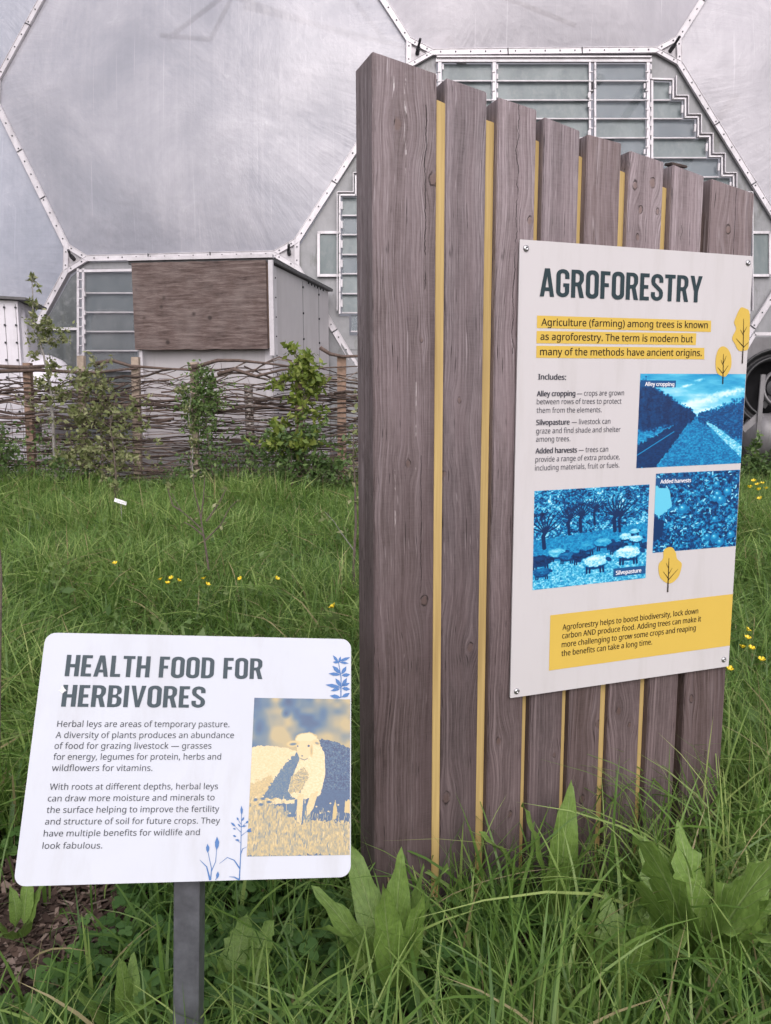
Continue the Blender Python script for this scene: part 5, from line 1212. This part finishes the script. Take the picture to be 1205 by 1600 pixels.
# ------------------------------------------------------------------ broad leaved plants
def dock_leaf(L_, w, bend, jag, seed, base_narrow=.35):
    """leaf in local space: grows along +Y rising, bends over; returns mesh"""
    rr2 = random.Random(seed); nu, nv = 6, 14; V, F, UV = [], [], []; ph = rr2.uniform(0, 6)
    for j in range(nv + 1):
        t = j / nv; an = 1.25 - bend * t; yy = 0; zz = 0
        s = L_ * t; y = L_ * (math.sin(1.25) - math.sin(1.25 - bend * t)) / max(.05, bend) if False else None
        # integrate direction
        y = sum(math.cos(1.25 - bend * (k + .5) / nv) for k in range(j)) * L_ / nv; z = sum(math.sin(1.25 - bend * (k + .5) / nv) for k in range(j)) * L_ / nv
        prof = (math.sin(math.pi * min(1, t ** .72)) ** .8) * (1 if t > .12 else base_narrow + .5 * t / .12) if t > .0 else .04
        prof = max(.03, prof) if t < 1 else .0; jg = 1 - jag * abs(((t * 7 + .2) % 1) - .3)
        for i in range(nu + 1):
            u = i / nu * 2 - 1; hw = w * prof * (jg if abs(u) > .9 else 1)
            wave = .22 * w * math.sin(t * 23 + ph + u * 1.3) * abs(u) ** 2
            V.append((u * hw, y - math.sin(1.25 - bend * t) * (abs(u) * hw * -.35) , z + math.cos(1.25 - bend * t) * abs(u) * hw * .35 + wave)); UV.append((i / nu, t))
    for j in range(nv):
        for i in range(nu):
            a = j * (nu + 1) + i; F.append((a, a + 1, a + nu + 2, a + nu + 1))
    me = bpy.data.meshes.new('leaf'); me.from_pydata(V, [], F); l = me.uv_layers.new(name='UVMap')
    for lp in me.loops: l.data[lp.index].uv = UV[lp.vertex_index]
    me.materials.append(M['dock']); me.shade_smooth(); return me
DL = [dock_leaf(1, (.095 if i < 6 else .15) + .012 * (i % 3), (.35, .7, .5, 1.1)[i % 4], 0.0 if i < 6 else .75, i) for i in range(10)]
DS = MB(); DS.tube([(0, 0, 0), (0, .03, .5), (0, .02, 1)], [.012, .01, .008], 6); DSM = DS.mesh('leaf_stalk'); DSM.materials.append(M['stem'])
def dock(loc, h, leaves, label, seed, jag=False, cat='dock plant', spread=.35, wide=1.0, grp=None):
    rr2 = random.Random(seed); t = thing('dock_plant', loc, label, cat, grp)
    for k in range(leaves):
        me = DL[rr2.randrange(6, 10) if jag else rr2.randrange(0, 6)]; o = bpy.data.objects.new('leaf', me); C.objects.link(o); o.parent = t
        a = 2 * math.pi * k / leaves + rr2.uniform(-.5, .5); s = h * rr2.uniform(.7, 1.05); o.location = (math.sin(a) * -.02, math.cos(a) * .02, rr2.uniform(.0, h * .25)); o.rotation_euler = (rr2.uniform(-.05, spread + .1), rr2.uniform(-.25, .25), a); o.scale = (s * wide, s, s)
        st_ = bpy.data.objects.new('leaf_stalk', DSM); C.objects.link(st_); st_.parent = o; st_.scale = (1, 1, -.35)
    return t
for i, (q, h, n, lb, jg, wd) in enumerate(dk): dock(gp(*q), h * (.84 if q[1] > 1400 else .85), n + 1, lb, 50 + i, jg, wide=wd)

# buttercups
BM_ = MB()
for k in range(5):
    a = k * 1.2566; ca, sa = math.cos(a), math.sin(a); c2_, s2_ = math.cos(a + .5), math.sin(a + .5); c3, s3 = math.cos(a - .5), math.sin(a - .5)
    BM_.poly([(0, 0, 0), (c3 * .007, s3 * .007, .003), (c3 * .011, s3 * .011, .008), (ca * .0125, sa * .0125, .009), (c2_ * .011, s2_ * .011, .008), (c2_ * .007, s2_ * .007, .003)])
BMM = BM_.mesh('flower_head'); BMM.materials.append(M['yellow_petal'])
cs_ = MB(); cs_.lathe((0, 0, 0), (0, 0, 1), [(.003, .0), (.0035, .004), (0, .006)], 8); CSM = cs_.mesh('flower_centre'); CSM.materials.append(M['yellow_petal'])
def buttercup(px, py, z, label, sc=1.0):
    d = ray(px, py); p = OR + d * ((z - EYE) / d.z); t = thing('buttercup', (p.x, p.y, 0), label, 'flower', 'yellow buttercups scattered in the meadow')
    mb = MB(); mb.tube([Vector((p.x + .03, p.y + .02, -.02)), Vector((p.x + .012, p.y, z * .6)), Vector((p.x, p.y, z))], [.0018, .0014, .001], 4); mb.build('stem', M['stem'], t)
    o = bpy.data.objects.new('flower_head', BMM); C.objects.link(o); o.parent = t; o.location = (0, 0, z); o.rotation_euler = (random.uniform(.1, .7), random.uniform(-.4, .4), random.uniform(0, 6)); o.scale = (sc,) * 3
    e = bpy.data.objects.new('flower_centre', CSM); C.objects.link(e); e.parent = o
for (x, y, nm) in ((251, 906, 'leftmost of the close four'), (262, 912, 'lowest of the close four'), (268, 904, 'topmost of the close four'), (279, 908, 'rightmost of the close four'), (318, 905, 'upper of the pair right of the four'), (324, 914, 'lower of the pair right of the four'), (376, 905, 'lone one right of the pair')): buttercup(x, y, .40, 'yellow buttercup, %s, above the small sign' % nm, 1.25)
buttercup(521, 949, .42, 'single orange yellow buttercup left of the timber stand', 1.6)
for (x, y, nm) in ((1160, 1012, 'left one of the side by side pair'), (1174, 1014, 'right one of the side by side pair'), (1190, 1032, 'nearest the picture edge'), (1139, 1046, 'lowest, just under the poster corner'), (1168, 985, 'topmost of the group'), (1168, 998, 'second from the top of the group')): buttercup(x, y, .42, 'yellow buttercup right of the poster, %s' % nm, 1.2)
for (x, y, nm) in ((1178, 752, 'topmost'), (1184, 758, 'second from the top'), (1191, 756, 'upper right one'), (1186, 766, 'middle one'), (1197, 764, 'rightmost'), (1172, 762, 'leftmost'), (1188, 780, 'lowest')): buttercup(x, y, .45, '%s of the tiny buttercups far off below the grey tank' % nm, 2.2)
buttercup(180, 881, .38, 'small yellow buttercup left of the bare sapling', 1.4); buttercup(432, 905, .38, 'pale yellow buttercup alone right of the cluster', 1.4)

# ------------------------------------------------------------------ saplings and shrubs
def leafcloud(pts, size, mat, parent, name='foliage', seed=0, upb=.3):
    r = np.random.default_rng(seed); P_ = np.array(pts); n = len(P_); d = r.normal(0, 1, (n, 3)); d[:, 2] += upb; d /= np.linalg.norm(d, axis=1)[:, None]
    q = r.normal(0, 1, (n, 3)); s = np.cross(d, q); s /= np.linalg.norm(s, axis=1)[:, None]; nn = np.cross(d, s); L_ = size * r.uniform(.4, 1.5, n)[:, None]; w = L_ * .27
    V = np.stack([P_, P_ + d * L_ * .45 + s * w + nn * L_ * .1, P_ + d * L_, P_ + d * L_ * .45 - s * w + nn * L_ * .1], 1).reshape(-1, 3); b = (np.arange(n) * 4)[:, None]
    return tag(obj(name, mesh_np(name, V, b + np.array([[0, 1, 2]]), None) if False else mesh_np(name, V, np.concatenate([b + np.array([[0, 1, 2]]), b + np.array([[0, 2, 3]])]), {'rnd': np.repeat(r.random(n) * .93, 4)}), M[mat], parent), kind='stuff')
o = leafcloud(WEEDS, .065, 'leaf_mid', None, 'meadow_weeds', 33, .8); o['label'] = 'small broad leaved weeds mixed through the long grass'; o['category'] = 'weeds'
o = leafcloud(UND, .06, 'leaf_dark', None, 'undergrowth', 34, .8); o['label'] = 'dark leafy undergrowth along the foot of the woven fence'; o['category'] = 'undergrowth'
def sapling(name, label, trunk, clusters, leaf, size, mat, r0=.02, bark='bark_grey', seed=0, cat='sapling', twigs=0, y=None, twl=.35):
    """trunk: pixel polyline (first is the foot) at distance y; clusters: (px, py, rpx_x, rpx_y, n)"""
    rr2 = random.Random(seed); P_ = [on_y(q[0], q[1], y) for q in trunk]; P_[0].z = gz(P_[0].x, y) - .05
    t = thing(name, P_[0], label, cat); n = len(P_); mb = MB(); fine = []
    for i in range(n - 1):
        for k in range(3): fine.append(P_[i].lerp(P_[i + 1], k / 3) + Vector((rr2.uniform(-.01, .01), rr2.uniform(-.01, .01), 0)))
    fine.append(P_[-1]); mb.tube(fine, [r0 * (1 - .8 * i / (len(fine) - 1)) for i in range(len(fine))], 7); mb.build('trunk', M[bark], t, True)
    pts = []; br = MB(); s = y / FPX
    for cx, cy, rx, ry, m in clusters:
        c = on_y(cx, cy, y); a = min(fine, key=lambda q: (q - c).length + .6 * max(0, q.z - c.z)); q = [a, a.lerp(c, .5) + Vector((0, 0, -.03)), c]; br.tube(q, [r0 * .35, r0 * .25, r0 * .12], 5)
        for k in range(max(3, m // 13)):
            e = c + Vector((rr2.gauss(0, .7) * rx * s, rr2.gauss(0, .6) * rx * s, rr2.gauss(0, .8) * ry * s)); st_ = c.lerp(a, rr2.uniform(0, .5)); br.tube([st_, st_.lerp(e, .5) + Vector((0, 0, .01)), e], [r0 * .16, r0 * .12, r0 * .06], 4)
            for j in range(14):
                w_ = rr2.uniform(.25, 1.05); b = st_.lerp(e, w_); pts.append(b + Vector((rr2.gauss(0, .12), rr2.gauss(0, .12), rr2.gauss(0, .12))) * (rx * s) * .8)
    for k in range(twigs):
        a = rr2.choice(fine[len(fine) // 4:]); an = rr2.uniform(0, 6.28); L_ = rr2.uniform(.4, 1) * twl; e = a + Vector((math.cos(an) * L_ * .8, math.sin(an) * L_ * .8, L_ * rr2.uniform(.3, 1))); br.tube([a, a.lerp(e, .5) + Vector((0, 0, -.02)), e], [r0 * .3, r0 * .22, r0 * .1], 5)
        for j in range(6): pts.append(a.lerp(e, rr2.uniform(.3, 1.0)))
    if br.v: br.build('branches', M[bark], t)
    if leaf: leafcloud(pts, size, mat, t, seed=seed)
    return t
sapling('young_tree', 'tall thin young fruit tree with a pale grey trunk at the fence left end', [(86, 728), (82, 650), (78, 600), (68, 555), (54, 500), (50, 435)], [(49, 436, 10, 10, 60), (52, 468, 8, 8, 16), (66, 512, 22, 20, 130), (80, 528, 24, 22, 160), (48, 500, 10, 14, 60), (96, 527, 10, 8, 40), (62, 546, 14, 12, 50), (78, 502, 10, 10, 50), (82, 575, 18, 18, 90), (60, 605, 26, 12, 90), (90, 618, 30, 18, 130), (72, 640, 30, 16, 60)], True, .062, 'leaf_olive', .026, seed=1, y=11.1)
sapling('shrub', 'bushy olive green shrub covering the woven fence right of the tall young tree', [(160, 745), (158, 680), (160, 620), (155, 575)], [(120, 580, 26, 14, 120), (150, 600, 34, 24, 260), (165, 640, 36, 34, 360), (120, 650, 30, 34, 260), (175, 680, 34, 34, 280), (110, 700, 30, 34, 200), (140, 720, 46, 24, 260), (190, 725, 34, 20, 160), (205, 650, 10, 20, 30)], True, .068, 'leaf_olive', .018, 'bark_brown', seed=2, cat='shrub', y=11.0, twigs=8)
sapling('young_tree', 'dense leafy young tree with dark green leaves before the fence middle', [(337, 748), (328, 700), (318, 640), (316, 575)], [(312, 585, 20, 14, 160), (310, 610, 32, 22, 380), (322, 640, 32, 28, 460), (300, 640, 22, 22, 240), (335, 615, 16, 20, 140), (322, 668, 26, 18, 200), (292, 620, 12, 12, 60), (330, 590, 12, 12, 80)], True, .055, 'leaf_mid', .018, 'bark_brown', seed=3, y=11.05)
sapling('young_tree', 'slender young tree with dull leaves left of the dense dark green tree', [(303, 752), (300, 700), (296, 650), (298, 615)], [(292, 640, 10, 16, 50), (298, 670, 12, 20, 60), (302, 700, 10, 20, 40), (286, 610, 10, 10, 40)], True, .06, 'leaf_olive', .014, seed=4, y=10.9)
sapling('young_tree', 'bright yellow green young tree before the fence, left of the timber stand', [(474, 752), (476, 690), (474, 620), (462, 545)], [(453, 542, 12, 8, 60), (472, 560, 22, 14, 200), (480, 585, 26, 12, 220), (455, 588, 22, 8, 110), (430, 600, 12, 8, 60), (490, 615, 22, 14, 150), (470, 625, 18, 12, 120), (480, 650, 26, 16, 120), (425, 660, 14, 6, 60), (500, 600, 20, 20, 120)], True, .085, 'leaf_bright', .016, 'bark_brown', seed=5, y=10.95)
sapling('shrub', 'low dark green shrub against the foot of the fence left of the timber stand', [(460, 760), (455, 710), (450, 690)], [(420, 690, 34, 18, 300), (455, 700, 40, 24, 420), (490, 690, 30, 20, 260), (440, 730, 50, 20, 400), (500, 725, 34, 24, 320), (535, 735, 22, 26, 240), (480, 750, 60, 14, 300), (480, 672, 20, 8, 80)], True, .07, 'leaf_dark', .015, 'bark_brown', seed=6, cat='shrub', y=10.7)
sapling('shrub', 'yellow green leafy shrub tips in front of the dark shrub', [(455, 750), (455, 700)], [(440, 690, 24, 8, 130), (470, 695, 30, 8, 150), (430, 672, 12, 6, 50)], True, .09, 'leaf_bright', .01, 'bark_brown', seed=16, cat='shrub', y=10.55)
sapling('shrub', 'small dark evergreen shrub at the left edge in front of the fence', [(5, 745), (0, 700)], [(-5, 690, 22, 16, 300), (0, 715, 26, 18, 360), (2, 668, 12, 8, 60)], True, .05, 'leaf_dark', .012, 'bark_brown', seed=7, cat='shrub', y=10.9)
sapling('sapling', 'small whippy sapling with narrow leaves in front of the olive shrub', [(181, 782), (180, 740), (178, 700), (172, 650)], [(150, 700, 14, 16, 40), (196, 720, 14, 14, 40), (185, 760, 16, 14, 40), (232, 680, 8, 20, 36), (160, 740, 20, 12, 50)], True, .055, 'leaf_olive', .013, 'bark_brown', seed=8, y=8.6, twigs=8, twl=.5)
t = thing('sapling', gp(325, 872, .2), 'nearly bare young sapling with forked dark twigs standing in the mid meadow', 'sapling')
yS = 5.4; mb = MB(); W_ = lambda *a: [on_y(x, y, yS) for x, y in a]
mb.tube(W_((326, 890), (322, 860), (318, 835), (312, 800), (302, 760), (303, 742)), [.008, .0075, .006, .005, .003, .002], 6); mb.build('trunk', M['bark_brown'], t)
mb = MB()
for pl in (((320, 845), (345, 820), (358, 795), (371, 782)), ((318, 830), (300, 812), (283, 798), (268, 770)), ((314, 812), (318, 780), (320, 745)), ((322, 815), (340, 790), (353, 765)), ((319, 838), (300, 822), (288, 816)), ((283, 798), (270, 790), (262, 764))): mb.tube(W_(*pl), [.006, .0045, .003, .002][:len(pl)], 5)
mb.build('twigs', M['bark_brown'], t)
pts = []
for x, y in ((266, 760), (268, 765), (262, 758), (320, 742), (303, 740), (371, 783), (352, 764), (340, 788), (300, 812), (288, 818), (310, 800), (322, 778), (345, 820)): pts += [on_y(x + random.uniform(-3, 3), y + random.uniform(-3, 3), yS) for _ in range(5)]
leafcloud(pts, .035, 'leaf_olive', t, seed=44)
t = thing('sapling', gp(552, 900, .2), 'thin reddish stemmed sapling close to the left edge of the timber stand', 'sapling')
yS = 5.0; mb = MB(); mb.tube(W_((553, 930), (553, 880), (556, 820), (555, 760), (552, 715), (553, 670)), [.010, .009, .008, .007, .005, .003], 6); mb.build('trunk', M['bark_brown'], t)
pts = []
for x, y in ((553, 672), (550, 690), (557, 705), (552, 722), (548, 740), (556, 755), (552, 780), (556, 640), (560, 620)): pts += [on_y(x + random.uniform(-7, 7), y + random.uniform(-6, 6), yS) for _ in range(7)]
for x, y in ((509, 801), (512, 808), (540, 830), (515, 812)): pts += [on_y(x + random.uniform(-4, 4), y + random.uniform(-4, 4), yS) for _ in range(4)]
mb = MB(); mb.tube(W_((555, 862), (535, 835), (522, 815), (508, 800)), [.004, .003, .002, .0015], 5); mb.build('twigs', M['bark_grey'], t); leafcloud(pts, .04, 'leaf_olive', t, seed=45)
t = thing('sapling', gp(1, 1250, .1), 'dark upright stem with a few broad pale leaves at the left edge', 'sapling')
yS = 2.6; mb = MB(); mb.tube(W_((-2, 1260), (0, 1050), (2, 900), (-4, 780)), [.004, .004, .0035, .002], 6); mb.build('trunk', M['bark_brown'], t)
for k, (x, y, a, s) in enumerate(((6, 880, -1.4, .085), (2, 860, -2.4, .08), (4, 900, -.9, .06), (0, 845, -1.9, .07), (3, 1030, -1.5, .05))):
    o = bpy.data.objects.new('leaf', DL[k]); C.objects.link(o); o.location = on_y(x, y, yS); o.rotation_euler = (.1, .3, a); o.scale = (s * 1.3, s, s); setpar(o, t)
# plant label
t = thing('plant_label', on_y(188, 800, 7.6), 'small white plant label on a stake in front of the whippy sapling', 'label')
a = on_y(179, 781, 7.6); b = on_y(198, 787, 7.6); mb = MB(); mb.bar(a, b, .034, .004, Vector((0, -1, .25))); mb.build('tag', M['print_white'], t)
mb = MB(); c = a.lerp(b, .5); mb.tube([c + Vector((0, .005, 0)), Vector((c.x, c.y + .02, 0))], .004, 5); mb.build('stake', M['alu_dim'], t)
mb = MB()
for k in range(6): q = a.lerp(b, .2 + k * .1) + Vector((0, -.0045, 0)); mb.bar(q - Vector((0, 0, .004)), q + Vector((.004, 0, .004)), .003, .0008, Vector((0, -1, .25)))
mb.build('scribbled_mark', M['print_grey'], t)
# rough weeds at the right behind the stand
sapling('weeds', 'dark weedy growth below the machinery at the right edge', [(1185, 745), (1185, 720)], [(1180, 725, 26, 16, 300), (1205, 735, 26, 18, 300), (1165, 745, 24, 12, 200), (1230, 720, 30, 20, 200), (1178, 700, 6, 16, 60), (1187, 695, 5, 16, 50)], True, .07, 'leaf_dark', .01, 'bark_brown', seed=20, cat='weeds', y=11.0)
